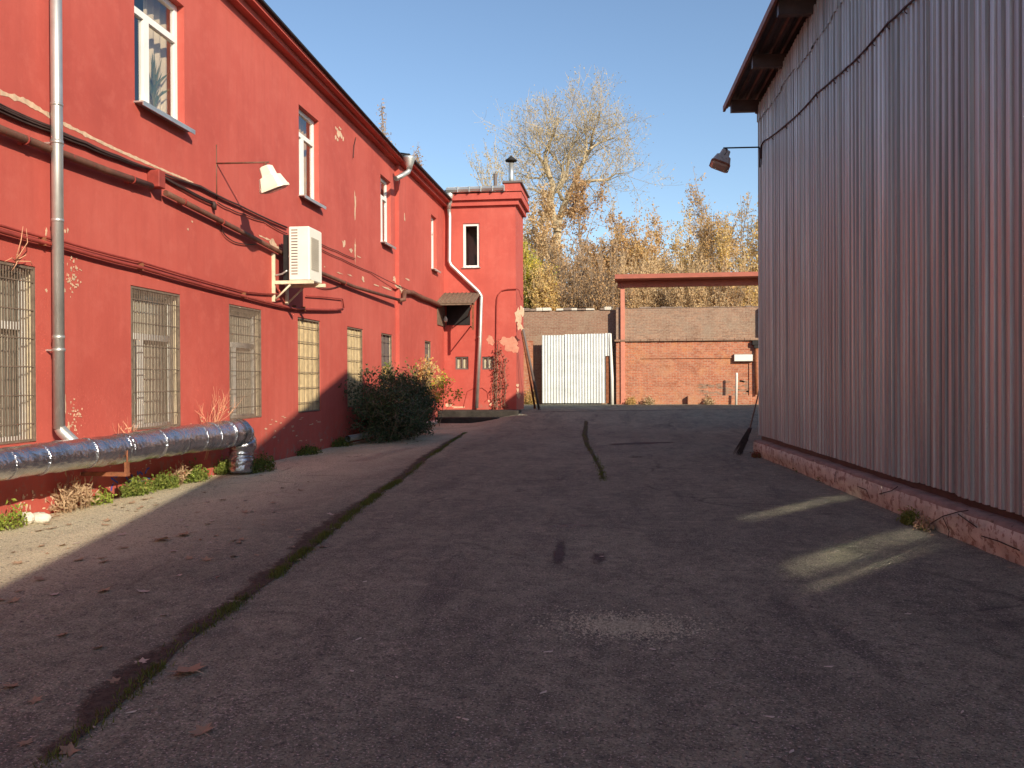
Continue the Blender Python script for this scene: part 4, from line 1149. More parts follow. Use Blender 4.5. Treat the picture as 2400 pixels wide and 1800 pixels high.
# plinth with cracks and a worn upper arris
mb = MB(); rng2 = random.Random(9)
segs = 150; yl = [YN + (0 - YN) * i / segs for i in range(segs + 1)]
rows = [(.05, -.25), (.035, .03), (.0, .10), (.0, .20), (.008, .27), (.03, .305), (.16, .31), (SHEET + .2, .31)]
n = 0
for y in yl:
    for (x_, z_) in rows: mb.v.append((x_ + rng2.uniform(-.012, .016), y, z_ + rng2.uniform(-.008, .008)))
for i in range(segs):
    for j in range(len(rows) - 1):
        mb.f.append((i * 8 + j, i * 8 + j + 1, (i + 1) * 8 + j + 1, (i + 1) * 8 + j)); mb.m.append(0 if j < 4 else 1); mb.sm.append(True)
mb.f.append(tuple(segs * 8 + j for j in range(8))); mb.m.append(0); mb.sm.append(False)
mb.box((SHEET + .1, -.1, -.2), (SHEET + D_, 0, .3))
plinth = lbuild(mb, 'plinth', [M['plinth'], M['concrete']], shed)
def crackline(pts, w):
    for a, b in zip(pts, pts[1:]):
        a = Vector(a); b = Vector(b); d = (b - a).normalized(); n_ = Vector((0, -d.z, d.y)) * w
        mb.poly_prism([a - n_, b - n_, b + n_, a + n_], (-.003, 0, 0))
for px2 in ([(1826, 1064), (1826, 1090)], [(1860, 1075), (1858, 1100)], [(2010, 1140), (2030, 1148), (2040, 1170)], [(2180, 1228), (2210, 1210), (2245, 1200), (2270, 1196)], [(2245, 1204), (2270, 1222), (2290, 1236)],
            [(2210, 1212), (2225, 1245), (2222, 1262)], [(2060, 1158), (2090, 1150), (2105, 1140)], [(2300, 1256), (2340, 1268), (2390, 1290)], [(1958, 1106), (1956, 1130)]):
    pts_ = []
    for (u, v) in px2:
        q_ = sp_(u, v, -.016); pts_.append((-.016, q_.y, q_.z))
    mb = MB(); crackline(pts_, .005); lbuild(mb, 'crack', M['black'], shed)

# cable and lamp on the shed
cs = [(1783, 372), (1784, 340), (1790, 330), (1810, 318), (1842, 292), (1876, 262), (1914, 219), (1955, 184), (1985, 158), (2010, 135), (2046, 95), (2080, 55), (2120, 18), (2170, -30), (2260, -120)]
def sh_world(lp_): return S_org + ex * lp_.x + ey * lp_.y + Vector((0, 0, lp_.z))
cwp = [sh_world(sp_(u, v, SHEET - .06)) for u, v in cs]
cc = thing('power_cable', 'black power cable sagging across the corrugated shed wall', 'cable', tuple(S_org))
mb = MB(); mb.tube(dens(cwp, 3, .008), .014, 7); mb.build('wire', M['cable'], cc)
mb = MB()
for p in cwp[3:-1]: mb.tube([p + Vector((0, 0, .02)), p - Vector((0.01, .02, .05)), p - Vector((-.02, .03, .085))], .007, 5)
mb.build('tie', M['cable'], cc)
wl2 = sh_world(sp_(1779, 345, SHEET - .06))
lamp2 = flood('floodlight', 'grey floodlight with rusty rim hanging from the shed corner against the sky', tuple(wl2), wl2, -ex, .73, .4, M['lampgrey'], M['black'], (-.42, -.22, -.95), 1.05, False)
mb = MB(); mb.tube([wl2, wl2 + Vector((.02, 0, -.05)), wl2 + Vector((.02, 0, -.42))], .018, 8); mb.box((-.02, -.08, -.2), (.05, .08, .2), 0, Matrix.Translation(wl2 + Vector((.04, -.12, -.2)))); mb.build('mounting_plate', M['black'], lamp2)

# broom leaning on the shed corner
b0 = ground_px(1735, 1068); b1 = onY(1790, 863, b0.y + .75)
bm = thing('broom', 'dark twig broom leaning bristles down against the shed corner', 'broom', tuple(b0))
dvec = (b1 - b0).normalized(); mid = onY(1758, 1003, b0.y + .28)
mb = MB(); mb.tube([mid - (b1 - mid) * .1, mid, (mid + b1) / 2 + Vector((.01, 0, 0)), b1], [.016, .016, .014, .012], 8); mb.build('handle', M['wood'], bm)
mb = MB(); rng = random.Random(4)
for k in range(110):
    a_ = rng.uniform(0, 6.283); q_ = rng.uniform(0, 1) ** .5
    s_ = mid + Vector((math.cos(a_) * .035 * q_, math.sin(a_) * .035 * q_, 0))
    e_ = b0 + Vector((math.cos(a_) * .06 * q_ - .04 * rng.random() ** 2 * 3, math.sin(a_) * .06 * q_, 0.01 + rng.uniform(0, .06)))
    m_ = (s_ + e_) / 2 + Vector((rng.uniform(-.015, .015), rng.uniform(-.015, .015), 0))
    mb.tube([s_, m_, e_], [.006, .005, .002], 4, caps=False)
mb.build('brush', M['darkwood'], bm)
mb = MB(); mb.tube([mid * .98 + b0 * .02, mid * .85 + b0 * .15], .042, 10); mb.tube([mid * .6 + b0 * .4, mid * .56 + b0 * .44], .05, 10); mb.build('binding', M['cable'], bm)

# unseen block added behind the shed to shade the far end of the yard
hid = thing('shade_block', 'plain brick block added out of sight behind the shed to shade the yard', 'building', (9, 25, 0))
mb = MB()
HX0, HX1, HY0, HY1, HZ = 4.8, 16, 21.0, 27.9, 7.42
mb.quad((HX0, HY0, 0), (HX1, HY0, 0), (HX1, HY0, HZ), (HX0, HY0, HZ)); mb.quad((HX0, HY1, 0), (HX1, HY1, 0), (HX1, HY1, HZ), (HX0, HY1, HZ))
mb.quad((HX0, HY0, 0), (HX0, HY1, 0), (HX0, HY1, HZ), (HX0, HY0, HZ)); mb.quad((HX1, HY0, 0), (HX1, HY1, 0), (HX1, HY1, HZ), (HX1, HY0, HZ)); mb.build('wall', M['brick_old'], hid)
mb = MB(); mb.box((HX0 + .004, HY0 + .004, HZ + .002), (HX1 - .004, HY1 - .004, HZ + .06)); mb.build('roof', M['soffit'], hid)

# ------------------------------------------------------------------ far brick wall
YB = 41.2; GB = .30
bw = thing('brick_wall', 'old boundary wall of brown and orange brick closing the yard', 'wall', (0, YB, 0))
def bx(u, Y): return onY(u, 800, Y).x
def bz(v, Y, u=1500): return onY(u, v, Y).z
YR = YB - .48
xl, xm, xr = -9.5, bx(1444, YR), 13.0
ztl, ztr = bz(728, YB, 1330), bz(722, YR, 1600)
zled = bz(797, YR, 1600)
rng = random.Random(8)
mb = MB(); mb.box((xl, YB, GB - .6), (xm + .3, YB + .5, ztl)); mb.build('left_wall', M['brick_old'], bw)
mb = MB(); mb.box((xm, YR, zled + .06), (xr, YR + .55, ztr)); mb.build('upper_wall', M['brick_grey'], bw)
mb = MB(); 
pnx0, pnx1, pnz = bx(1500, YR), bx(1755, YR), bz(840, YR, 1600)
mb.box((xm, YR - .05, GB - .6), (pnx0, YR + .5, zled - .05)); mb.box((pnx0, YR, GB - .6), (pnx1, YR + .5, pnz)); mb.box((pnx0, YR - .051, pnz), (pnx1, YR + .5, zled - .05)); mb.box((pnx1, YR - .05, GB - .6), (xr, YR + .5, zled - .05))
mb.build('lower_wall', M['brick_red'], bw)
mb = MB(); x = xm - .08
while x < xr:
    w_ = rng.uniform(.22, .5); mb.box((x, YR - .16 - rng.uniform(0, .03), zled - .049), (x + w_ - .004, YR + .3, zled + .058 + rng.uniform(-.02, .02)), bev=.012); x += w_
mb.build('string_course', M['brick_old'], bw)
mb = MB(); x = xl
while x < xm - .3:
    w_ = rng.uniform(.18, .45)
    if rng.random() < .93: mb.box((x, YB - .10 + rng.uniform(0, .04), ztl + .001), (x + w_ - .006, YB + .5, ztl + rng.uniform(.08, .17)), rng.choice([0, 0, 1]), bev=.012)
    x += w_
x = xm
while x < xr:
    w_ = rng.uniform(.2, .6); mb.box((x, YR - .02, ztr + .001), (x + w_ - .004, YR + .5, ztr + rng.uniform(.02, .09)), 0, bev=.01); x += w_
mb.build('coping', [M['concrete'], M['stone']], bw)
mb = MB(); mb.box((bx(1784, YR) + .1, YR - .45, zled + .07), (bx(1784, YR) + 1.1, YR - .001, ztr + .1)); mb.build('buttress', M['brick_old'], bw)
mb = MB(); mb.box((bx(1610, YR), YR - .30, GB - .3), (bx(1760, YR), YR - .052, bz(927, YR, 1690)), bev=.02); mb.build('footing', M['brick_red'], bw)
mb = MB()
for k in range(60):
    u = rng.uniform(1640, 1765); v = rng.uniform(893, 925) + (0 if u > 1680 else 8); c = onY(u, v, YR)
    pts_ = [(x_, YR - .001, z_) for x_, z_ in blob(rng, c.x, c.z, .16, .045, 8, .4)]
    mb.poly_prism(pts_, (0, -.004 - .0004 * (k % 7), 0))
mb.build('grey_patch', M['brick_old'], bw)
# left return beside the wing
mb = MB(); lx0, lx1 = bx(1216, YB - 1.2), bx(1254, YB - 1.2)
mb.box((bx(1217, YB) - .6, YB - .28, GB - .4), (bx(1250, YB), YB - .002, bz(800, YB, 1230))); mb.build('pier', M['brick_red'], bw)

# sign, post, drain on the wall
c0, c1 = onY(1721, 831, YR - .2), onY(1764, 846, YR - .2)
sg = thing('wall_sign', 'blank white sign box fixed on the orange brick wall', 'sign', (c0.x, YR, c1.z))
mb = MB(); mb.box((c0.x, YR - .20, c1.z), (c1.x, YR - .05, c0.z), bev=.01); mb.build('panel', M['signwhite'], sg)
mb = MB(); mb.box((c0.x - .02, YR - .19, c1.z - .02), (c1.x + .02, YR - .052, c1.z - .001)); mb.box((c0.x - .02, YR - .19, c0.z + .001), (c1.x + .02, YR - .052, c0.z + .02)); mb.build('edge_trim', M['greysheet'], sg)
q0, q1 = onY(1725, 875, YR - .6), onY(1725, 921, YR - .6)
mb = MB(); mb.tube([(q0.x, YR - .6, gz(q0.x, YR)), (q0.x + .03, YR - .6, q0.z - .1), (q0.x + .03, YR - .6, q0.z), (q0.x + .03, YR - .6, q0.z + .03)], [.055, .055, .055, .03], 10)
tag(mb.build('marker_post', M['signwhite'], None, (q0.x, YR - .6, 0)), 'short white post in front of the orange brick wall', 'post')
q1 = onY(1773, 800, YR - .22)
dr = thing('drainpipe', 'dark rusted drainpipe at the shed end of the brick wall', 'drainpipe', (q1.x, YR, 0))
mb = MB(); mb.tube([(q1.x, YR - .17, bz(925, YR, 1770)), (q1.x - .02, YR - .17, 2.6), (q1.x, YR - .17, zled - .35)], .06, 10); mb.build('pipe', M['rust'], dr)
mb = MB(); mb.box((q1.x - .2, YR - .28, zled - .28), (q1.x + .2, YR - .06, zled - .06), bev=.02); mb.box((q1.x - .1, YR - .25, zled - .42), (q1.x + .1, YR - .08, zled - .281)); mb.build('hopper', M['black'], dr)

# corrugated gate
YG = YB - .72
ga, gb_ = onY(1270, 786, YG), onY(1430, 944, YG)
gt_ = thing('corrugated_gate', 'pale corrugated zinc gate panel standing before the brick wall', 'gate', (ga.x, YG, GB))
gx0, gx1, gz1, gz0 = ga.x, onY(1428, 786, YG).x, ga.z, gz(-2, YG) + .06
def wave(mb, x0_, x1_, Y, z0_, z1_, pitch=.135, amp=.014, mi=0):
    n = int((x1_ - x0_) / pitch * 8)
    for i in range(n):
        a, b = x0_ + (x1_ - x0_) * i / n, x0_ + (x1_ - x0_) * (i + 1) / n
        ya_, yb2 = Y + amp * math.sin(a / pitch * 6.283), Y + amp * math.sin(b / pitch * 6.283)
        z0a = z0_(a) if callable(z0_) else z0_; z0b = z0_(b) if callable(z0_) else z0_
        z1a = z1_(a) if callable(z1_) else z1_; z1b = z1_(b) if callable(z1_) else z1_
        mb.quad((a, ya_, z0a), (b, yb2, z0b), (b, yb2, z1b), (a, ya_, z1a), mi, True)
W_ = gx1 - gx0
for (a, b, dz, dy) in ((0, .36, 0.0, 0), (.34, .68, .035, .03), (.66, .94, .05, 0)):
    mb = MB(); wave(mb, gx0 + W_ * a, gx0 + W_ * b, YG - dy, gz0, gz1 + dz); mb.build('sheet', M['zinc_pale'], gt_)
mb = MB(); wave(mb, gx0 + W_ * .94, gx0 + W_ * 1.02, YG - .02, gz1 - 1.0, gz1 + .07); mb.build('sheet', M['zinc_pale'], gt_)
mb = MB(); mb.box((gx0 + W_ * .94, YG + .03, gz0), (gx0 + W_ * .99, YG + .09, gz1 - .9)); mb.build('rusty_edge', M['rust'], gt_)
mb = MB()
for f in (.0, .3, .65, .93): mb.box((gx0 + W_ * f, YG + .03, gz0), (gx0 + W_ * f + .06, YG + .09, gz1 - .05))
for z_ in (gz0 + .2, (gz0 + gz1) / 2, gz1 - .25): mb.box((gx0, YG + .091, z_), (gx1, YG + .15, z_ + .06))
mb.build('frame', M['rust'], gt_)
mb = MB(); mb.tube([(gx1 + .13, YG - .02, gz0 - .3), (gx1 + .12, YG - .02, gz0 + 1.2), (gx1 + .05, YG - .02, gz1 - .3), (gx1 + .05, YG - .02, gz1 + .05)], [.075, .075, .065, .055], 12); mb.build('post', M['signwhite'], gt_)

# canopy frame
YC = YB - 1.25
cf = thing('canopy_frame', 'terracotta steel canopy beam on a single salmon post before the brick wall', 'canopy', (bx(1460, YC), YC, 0))
c0 = onY(1441, 641, YC); zt = c0.z; zb1 = onY(1441, 655, YC).z; zb2 = onY(1450, 669, YC).z; xe = 13.0
mb = MB(); mb.poly_prism([(c0.x, YC, zb1), (c0.x, YC - .05, zb1 + .03), (c0.x, YC + .35, zt), (c0.x, YC + 1.4, zt - .05), (c0.x, YC + 1.4, zb1)], (xe - c0.x, 0, 0)); mb.build('fascia', M['canopyred'], cf)
mb = MB(); xb0 = onY(1447, 660, YC).x
mb.box((xb0, YC + .68, zb2), (xe, YC + .80, zb1 - .002)); mb.box((xb0, YC + .62, zb2 - .03), (xe, YC + .86, zb2 - .001)); mb.build('beam', M['canopyred'], cf)
for u_ in (1459.5, 2050):
    xc = onY(u_, 800, YC + .64).x
    mb = MB(); mb.box((xc - .10, YC + .64, .2), (xc + .10, YC + .84, zb2 - .031), bev=.008); mb.box((xc - .16, YC + .58, .36), (xc + .16, YC + .90, gz(xc, YC) + .02)); mb.build('post', M['salmon'], cf)

# poles leaning on the wing corner
def pole(u0, v0, u1, v1, Y0, Y1, r, mat, label):
    a = onY(u0, v0, Y0); b = ground_px(u1, v1)
    b.y = b.y
    mb = MB(); mb.tube([b, (a + b) / 2 + Vector((.01, 0, .0)), a], [r, r, r * .9], 10); mb.tube([b, b + (a - b) * .02], r * 1.25, 10)
    return tag(mb.build('leaning_pole', mat, None, tuple(b)), label, 'pole')
pole(1226, 772, 1264, 961, 31.9, 31.6, .05, M['greysheet'], 'dark steel pole leaning on the outer corner of the red wing')
pole(1223, 776, 1254, 958, 32.1, 31.8, .045, M['rust'], 'rusty brown pole leaning beside the dark one on the wing corner')

# ------------------------------------------------------------------ vegetation
def unit(rng):
    while True:
        v = Vector((rng.uniform(-1, 1), rng.uniform(-1, 1), rng.uniform(-1, 1)))
        if .05 < v.length < 1: return v.normalized()
def add_leaves(mb, pts, size, seed, mi, aspect=.6, hang=0.0):
    r = np.random.default_rng(seed); n = len(pts)
    if n == 0: return
    P = np.array(pts)
    d = r.normal(size=(n, 3)); d[:, 2] -= hang; d /= np.linalg.norm(d, axis=1)[:, None]
    e = r.normal(size=(n, 3)); e -= d * (e * d).sum(1)[:, None]; e /= np.linalg.norm(e, axis=1)[:, None]
    s_ = size * r.uniform(.6, 1.35, n)[:, None]
    nrm = np.cross(d, e) * s_ * .12
    a = P; b = P + d * s_ * .5 + e * s_ * aspect * .5 + nrm; c = P + d * s_; f = P + d * s_ * .5 - e * s_ * aspect * .5 + nrm
    base = len(mb.v)
    allv = np.stack([a, b, c, f], 1).reshape(-1, 3)
    mb.v += [tuple(x) for x in allv.tolist()]
    for i in range(n):
        q_ = base + 4 * i; mb.f.append((q_, q_ + 1, q_ + 2, q_ + 3)); mb.m.append(mi); mb.sm.append(False)

def grow(rng, p, d, L, r, lev, maxlev, limbs, twigs, tips, up=.25, spread=.75, nch=(3, 5), wob=.18, taper=.55):
    n = 4 if lev < maxlev else 3
    pts = [p.copy()]; dd = d.copy(); q_ = p.copy()
    for i in range(n):
        dd = (dd + unit(rng) * wob + Vector((0, 0, up * .25))).normalized()
        q_ = q_ + dd * (L / n); pts.append(q_.copy())
    rr = [r * (1 - (1 - taper) * i / n) for i in range(n + 1)]
    (limbs if lev <= 1 else twigs).append((pts, rr))
    if lev >= maxlev:
        tips.extend([tuple(x) for x in pts[1:]])
        return
    k = rng.randint(*nch)
    for i in range(k):
        s_ = .35 + .65 * (i + rng.random()) / k
        j = min(n - 1, int(s_ * n)); f = s_ * n - j
        bp = pts[j].lerp(pts[j + 1], min(1, f))
        nd = (dd * (1 - spread * .5) + unit(rng) * spread + Vector((0, 0, up))).normalized()
        grow(rng, bp, nd, L * rng.uniform(.45, .7), max(.004, rr[j] * rng.uniform(.4, .6)), lev + 1, maxlev, limbs, twigs, tips, up, spread, nch, wob, taper)
    grow(rng, pts[-1], dd, L * .6, rr[-1] * .8, lev + 1, maxlev, limbs, twigs, tips, up, spread, nch, wob, taper)

def finish_tree(name, label, cat, base, limbs, twigs, tips, bark, leaf, nleaf, lsize, seed, group=None, twigmat=None, aspect=.6, jitter=.25):
    rng_ = random.Random(seed)
    t_ = thing(name, label, cat, tuple(base), group)
    mb = MB()
    for pts, rr in limbs: mb.tube(pts, rr, 6, caps=False)
    mb.build('trunk', bark, t_)
    mb = MB()
    for pts, rr in twigs: mb.tube(pts, rr, 3, 0, caps=False, sm=False)
    if nleaf and tips:
        P = [Vector(rng_.choice(tips)) + unit(rng_) * rng_.uniform(0, jitter) for _ in range(nleaf)]
        add_leaves(mb, [tuple(p) for p in P], lsize, seed, 1, aspect)
    mb.build('crown', [twigmat or bark, leaf], t_)
    return t_
def tree(name, label, u, vtop, Y, width_px, bark, leaf, nleaf, lsize, seed, maxlev=4, up=.25, spread=.75, nch=(3, 5), r=.14, trunk_frac=.35, group='trees beyond the brick wall', cat='tree', lean=0.0, stems=1, jitter=.3, twigmat=None, r_min=None):
    rng_ = random.Random(seed)
    top = onY(u, vtop, Y); base = Vector((top.x, Y, .3)); H = top.z - base.z
    limbs, twigs, tips = [], [], []
    for s_ in range(stems):
        b_ = base + (Vector((rng_.uniform(-.5, .5), rng_.uniform(-.5, .5), 0)) if stems > 1 else Vector())
        L = H * .50
        d = Vector((lean + (rng_.uniform(-.35, .35) if stems > 1 else 0), rng_.uniform(-.1, .1), 1)).normalized()
        if maxlev > 0: grow(rng_, b_, d, L, r, 0, maxlev, limbs, twigs, tips, up, spread, nch, .12)
    # scale the crown to the height and width seen in the photograph
    allp = [p for pts, _ in limbs + twigs for p in pts]
    zm = np.percentile([p.z for p in allp], 98.6) - base.z; wx = np.percentile([abs(p.x - base.x) for p in allp], 91)
    kz = H / zm; kx = (width_px / 2 * Y / F_PX) / max(wx, .1)
    def sc(p): return Vector((base.x + (p.x - base.x) * kx, base.y + (p.y - base.y) * kx, base.z + (p.z - base.z) * kz))
    limbs = [([sc(p) for p in pts], rr) for pts, rr in limbs]; twigs = [([sc(p) for p in pts], [max(x_, r_min or .006) for x_ in rr]) for pts, rr in twigs]
    tips = [tuple(sc(Vector(p))) for p in tips]
    return finish_tree(name, label, cat, base, limbs, twigs, tips, bark, leaf, int(nleaf * 2.8), lsize, seed, group, twigmat, jitter=jitter)

# the tall bare poplar, its limbs set out as in the photograph
def zpt(x, y, Y): return onY(1100 + x / 3.16, 240 + y / 3.16, Y)
YP = 62.0
limb_px = [([(640, 1700), (645, 1300), (640, 1100), (655, 950), (620, 860), (600, 740), (620, 620), (600, 560)], .42, .20),
           ([(655, 960), (668, 860), (690, 790), (740, 680), (790, 570), (840, 450), (900, 340), (910, 250), (935, 165)], .30, .05),
           ([(600, 570), (575, 520), (540, 440), (510, 390), (450, 360), (410, 300)], .18, .04),
           ([(600, 560), (570, 470), (560, 380), (600, 290), (640, 200), (660, 120)], .18, .03),
           ([(690, 720), (650, 640), (700, 560), (690, 480), (600, 370), (540, 290), (500, 190)], .16, .03),
           ([(755, 650), (840, 590), (930, 578), (1020, 575), (1080, 530), (1170, 522)], .15, .03),
           ([(895, 345), (960, 300), (1020, 280), (1075, 262)], .10, .03),
           ([(720, 560), (730, 470), (740, 370), (790, 270), (810, 190)], .13, .03),
           ([(665, 640), (690, 600), (720, 560)], .13, .12),
           ([(640, 840), (560, 850), (500, 890), (440, 930)], .12, .03),
           ([(610, 720), (540, 680), (470, 640), (430, 640)], .12, .03),
           ([(580, 500), (520, 560), (440, 560), (370, 520)], .10, .03),
           ([(840, 450), (870, 330), (860, 200), (870, 120)], .10, .03)]
rng = random.Random(31)
limbs, twigs, tips = [], [], []
for pts, r0_, r1_ in limb_px:
    P = [zpt(x, y, YP + rng.uniform(-.8, .8)) for x, y in pts]
    P = dens(P, 3); rr = [r0_ + (r1_ - r0_) * i / (len(P) - 1) for i in range(len(P))]
    limbs.append((P, rr))
    if pts[0] == (640, 1700): P = P[9:]; rr = rr[9:]
    for i in range(2, len(P)):
        for k in range(2 if i > len(P) * .4 else 1):
            if rng.random() < .85:
                d = (P[i] - P[i - 1]).normalized() * .4 + unit(rng) * .9 + Vector((0, 0, .35))
                grow(rng, P[i], d.normalized(), rng.uniform(1.2, 2.6), min(.04, rr[i] * .4), 2, 4, limbs, twigs, tips, .25, .8, (3, 4), .2)
twigs = [(p, [max(.007, x) for x in r]) for p, r in twigs]
finish_tree('poplar_tree', 'tall bare poplar with pale forked limbs rising above the other trees', 'tree', zpt(640, 1700, YP), limbs, twigs, tips, M['bark_pale'], M['l_olive'], 9000, .12, 77, 'trees beyond the brick wall', None, .6, .45)

G_ = 'trees beyond the brick wall'
tree('bare_tree', 'thin bare tree showing beside the flue above the red wing', 1172, 345, 72, 130, M['bark_pale'], M['l_olive'], 1500, .13, 5, 4, .3, .7, (3, 4), .16, r_min=.014)
tree('maple_tree', 'tan leaved tree close behind the corner of the red wing', 1250, 470, 56, 130, M['bark_tan'], M['l_tan'], 6500, .17, 6, 4, .18, .95, (4, 5), .12, r_min=.010)
tree('oak_tree', 'rounded rust brown tree right of the tall poplar', 1392, 440, 57, 200, M['bark_grey'], M['l_rust'], 9500, .15, 8, 4, .12, 1.0, (4, 5), .18, r_min=.010)
tree('bare_tree', 'dark bare multi stemmed tree behind the gate under the oak', 1385, 560, 49, 170, M['bark_grey'], M['l_rust'], 2200, .13, 9, 4, .3, .8, (3, 4), .12, stems=3, r_min=.014)
tree('aspen_tree', 'orange tree between the oak and the thin yellow trees', 1476, 545, 56, 135, M['bark_grey'], M['l_orange'], 4200, .16, 10, 4, .16, .95, (4, 5), .09, r_min=.009)
tree('aspen_tree', 'slim yellow tree, first right of the oak top', 1523, 520, 60, 120, M['bark_tan'], M['l_orange'], 3000, .16, 11, 4, .16, .95, (4, 5), .09, r_min=.009)
tree('aspen_tree', 'slim yellow tree with a pointed top halfway to the shed', 1578, 515, 60, 135, M['bark_tan'], M['l_yellow'], 2600, .15, 12, 4, .16, .95, (4, 5), .09, r_min=.009)
tree('aspen_tree', 'low yellow tree behind the middle of the canopy beam', 1632, 555, 55, 165, M['bark_tan'], M['l_tan'], 4200, .15, 13, 4, .16, .95, (4, 5), .09, r_min=.009)
tree('bare_tree', 'dark branched bare tree standing highest beside the shed', 1722, 455, 54, 185, M['bark_grey'], M['l_orange'], 2600, .13, 15, 4, .14, 1.0, (3, 5), .2, r_min=.012)
tree('maple_tree', 'golden tree below the bare tree beside the shed', 1705, 560, 51, 130, M['bark_tan'], M['l_yellow'], 4200, .15, 16, 4, .18, .95, (4, 5), .10, r_min=.009)
tree('maple_tree', 'golden orange tree touching the edge of the shed', 1770, 530, 52, 120, M['bark_tan'], M['l_yellow'], 4200, .15, 17, 4, .18, .95, (4, 5), .10, r_min=.009)
tree('shrub', 'yellow green shrub just over the wall beside the red wing', 1248, 596, 47, 110, M['bark_tan'], M['l_ygreen'], 6500, .13, 18, 4, .35, .8, (3, 5), .07, stems=4, group='shrubs above the brick wall', cat='shrub')
tree('shrub', 'bright yellow shrub over the wall left of the gate', 1290, 640, 46, 80, M['bark_tan'], M['l_yellow'], 3500, .13, 19, 4, .3, .8, (3, 5), .06, stems=3, group='shrubs above the brick wall', cat='shrub')
for (u, vt, w_, lab, lf, sd) in [(1345, 650, 110, 'grey brown brush above the gate panel', 'l_rust', 41), (1420, 640, 90, 'brown brush left of the canopy post', 'l_rust', 42), (1475, 632, 110, 'dull gold brush right of the canopy post', 'l_tan', 43),
                                 (1550, 630, 120, 'tan brush under the left half of the canopy beam', 'l_tan', 44), (1625, 632, 110, 'tan brush under the middle of the canopy beam', 'l_tan', 45), (1690, 640, 90, 'dark stemmed brush above the white sign', 'l_rust', 46), (1755, 630, 100, 'gold brush over the wall next to the shed', 'l_yellow', 47)]:
    tree('brush_shrub', lab, u, vt, 45 + (sd % 3), w_, M['bark_tan'] if lf != 'l_rust' else M['bark_grey'], M[lf], 3600, .12, sd, 3, .18, .95, (4, 6), .035, stems=8, group='shrubs above the brick wall', cat='shrub', r_min=.008)
# a second rank of trees further off
k = 0
for (u, vt, w_, lf) in [(1215, 540, 150, 'l_tan'), (1330, 520, 160, 'l_rust'), (1440, 520, 150, 'l_tan'), (1540, 545, 140, 'l_orange'), (1600, 560, 150, 'l_tan'), (1665, 560, 150, 'l_orange'), (1745, 520, 170, 'l_tan'), (1850, 500, 200, 'l_orange')]:
    tree('distant_tree', 'hazy autumn tree in the back rank beyond the wall', u, vt, 82 + (k * 5) % 11, w_, M['bark_tan'], M[lf], 3800, .22, 60 + k, 4, .15, 1.0, (4, 5), .11, group='back rank of autumn trees', r_min=.012); k += 1
tree('distant_tree', 'top of a thin tree peeping over the red roof above the second upper window', 893, 296, 45, 42, M['bark_grey'], M['l_rust'], 1500, .12, 91, 4, .35, .7, (3, 4), .10, group='trees behind the red roof', r_min=.01)
tree('distant_tree', 'top of a thin tree peeping over the red roof by the hopper', 962, 372, 50, 60, M['bark_grey'], M['l_rust'], 1500, .12, 92, 4, .35, .7, (3, 4), .10, group='trees behind the red roof', r_min=.01)

# dark bush against the red wall
rng = random.Random(51)
bb = Vector((-6.15, 22.7, 0)); limbs, twigs, tips = [], [], []
for k in range(24):
    y_ = bb.y + rng.uniform(-1.8, 1.7); x_ = bb.x + rng.uniform(-.4, .35)
    d = Vector((rng.uniform(-.2, .55), rng.uniform(-.7, .7), 1)).normalized()
    hgt = (1.55 - .45 * abs((y_ - 22.0) / 2.3) ** 1.5) * rng.uniform(.75, 1.08)
    grow(rng, Vector((x_, y_, 0)), d, hgt * .72, .014, 0, 3, limbs, twigs, tips, .05, .95, (4, 6), .3)
tips = [t_ for t_ in tips if t_[0] > XW + .06 and t_[2] > .03]
twigs = [q_ for q_ in twigs if min(p.x for p in q_[0]) > XW + .05]
limbs = [q_ for q_ in limbs if min(p.x for p in q_[0]) > XW + .05]
for k in range(16):
    y_ = bb.y + rng.uniform(-1.7, 1.9); d = Vector((rng.uniform(.1, .8), rng.uniform(-.9, .9), rng.uniform(.7, 1.2))).normalized()
    grow(rng, Vector((bb.x, y_, .5)), d, rng.uniform(.7, 1.15), .010, 1, 2, limbs, twigs, tips, .05, .35, (3, 4), .15)
finish_tree('dark_bush', 'wide dark evergreen bush against the red wall in shade', 'bush', bb, limbs, twigs, tips, M['bark_grey'], M['l_dark'], 19000, .095, 52, jitter=.12, aspect=.4)
def sapling(name, label, u, vt, Y, X, w_, leaf, nl, ls, sd, bark='bark_grey', cat='sapling', stems=3, lev=3, group=None, z0=0.0, spread=.6, r=.012):
    rng_ = random.Random(sd)
    base = Vector((X, Y, z0)); top = onY(u, vt, Y) ; H = max(.2, top.z - z0)
    limbs, twigs, tips = [], [], []
    for s_ in range(stems):
        grow(rng_, base + Vector((rng_.uniform(-.06, .06), rng_.uniform(-.1, .1), 0)), Vector((rng_.uniform(-.1, .25), rng_.uniform(-.25, .25), 1)).normalized(), H * .6, r, 0, lev, limbs, twigs, tips, .35, spread, (3, 4), .15)
    zm = max(p.z for pts, _ in limbs + twigs for p in pts) - z0
    def sc(p): return Vector((max(p.x, XW + .03), p.y, z0 + (p.z - z0) * H / zm))
    limbs = [([sc(p) for p in a], b) for a, b in limbs]; twigs = [([sc(p) for p in a], b) for a, b in twigs]; tips = [tuple(sc(Vector(p))) for p in tips]
    return finish_tree(name, label, cat, base, limbs, twigs, tips, M[bark], M[leaf], nl, ls, sd, group, jitter=.12)
sapling('sapling', 'yellow leaved sapling right of the dark bush', 1005, 838, 27.2, -6.45, 40, 'l_yellow', 800, .10, 61)
sapling('sapling', 'small yellow green sapling by the foot of the red wing', 1040, 868, 28.6, -6.2, 30, 'l_ygreen', 650, .10, 62, stems=2)
sapling('sapling', 'thin green shoot standing up out of the dark bush', 898, 838, 23.6, -6.3, 30, 'l_weed', 260, .09, 63, stems=2)
p_ = onX(478, 995, XW + .1)
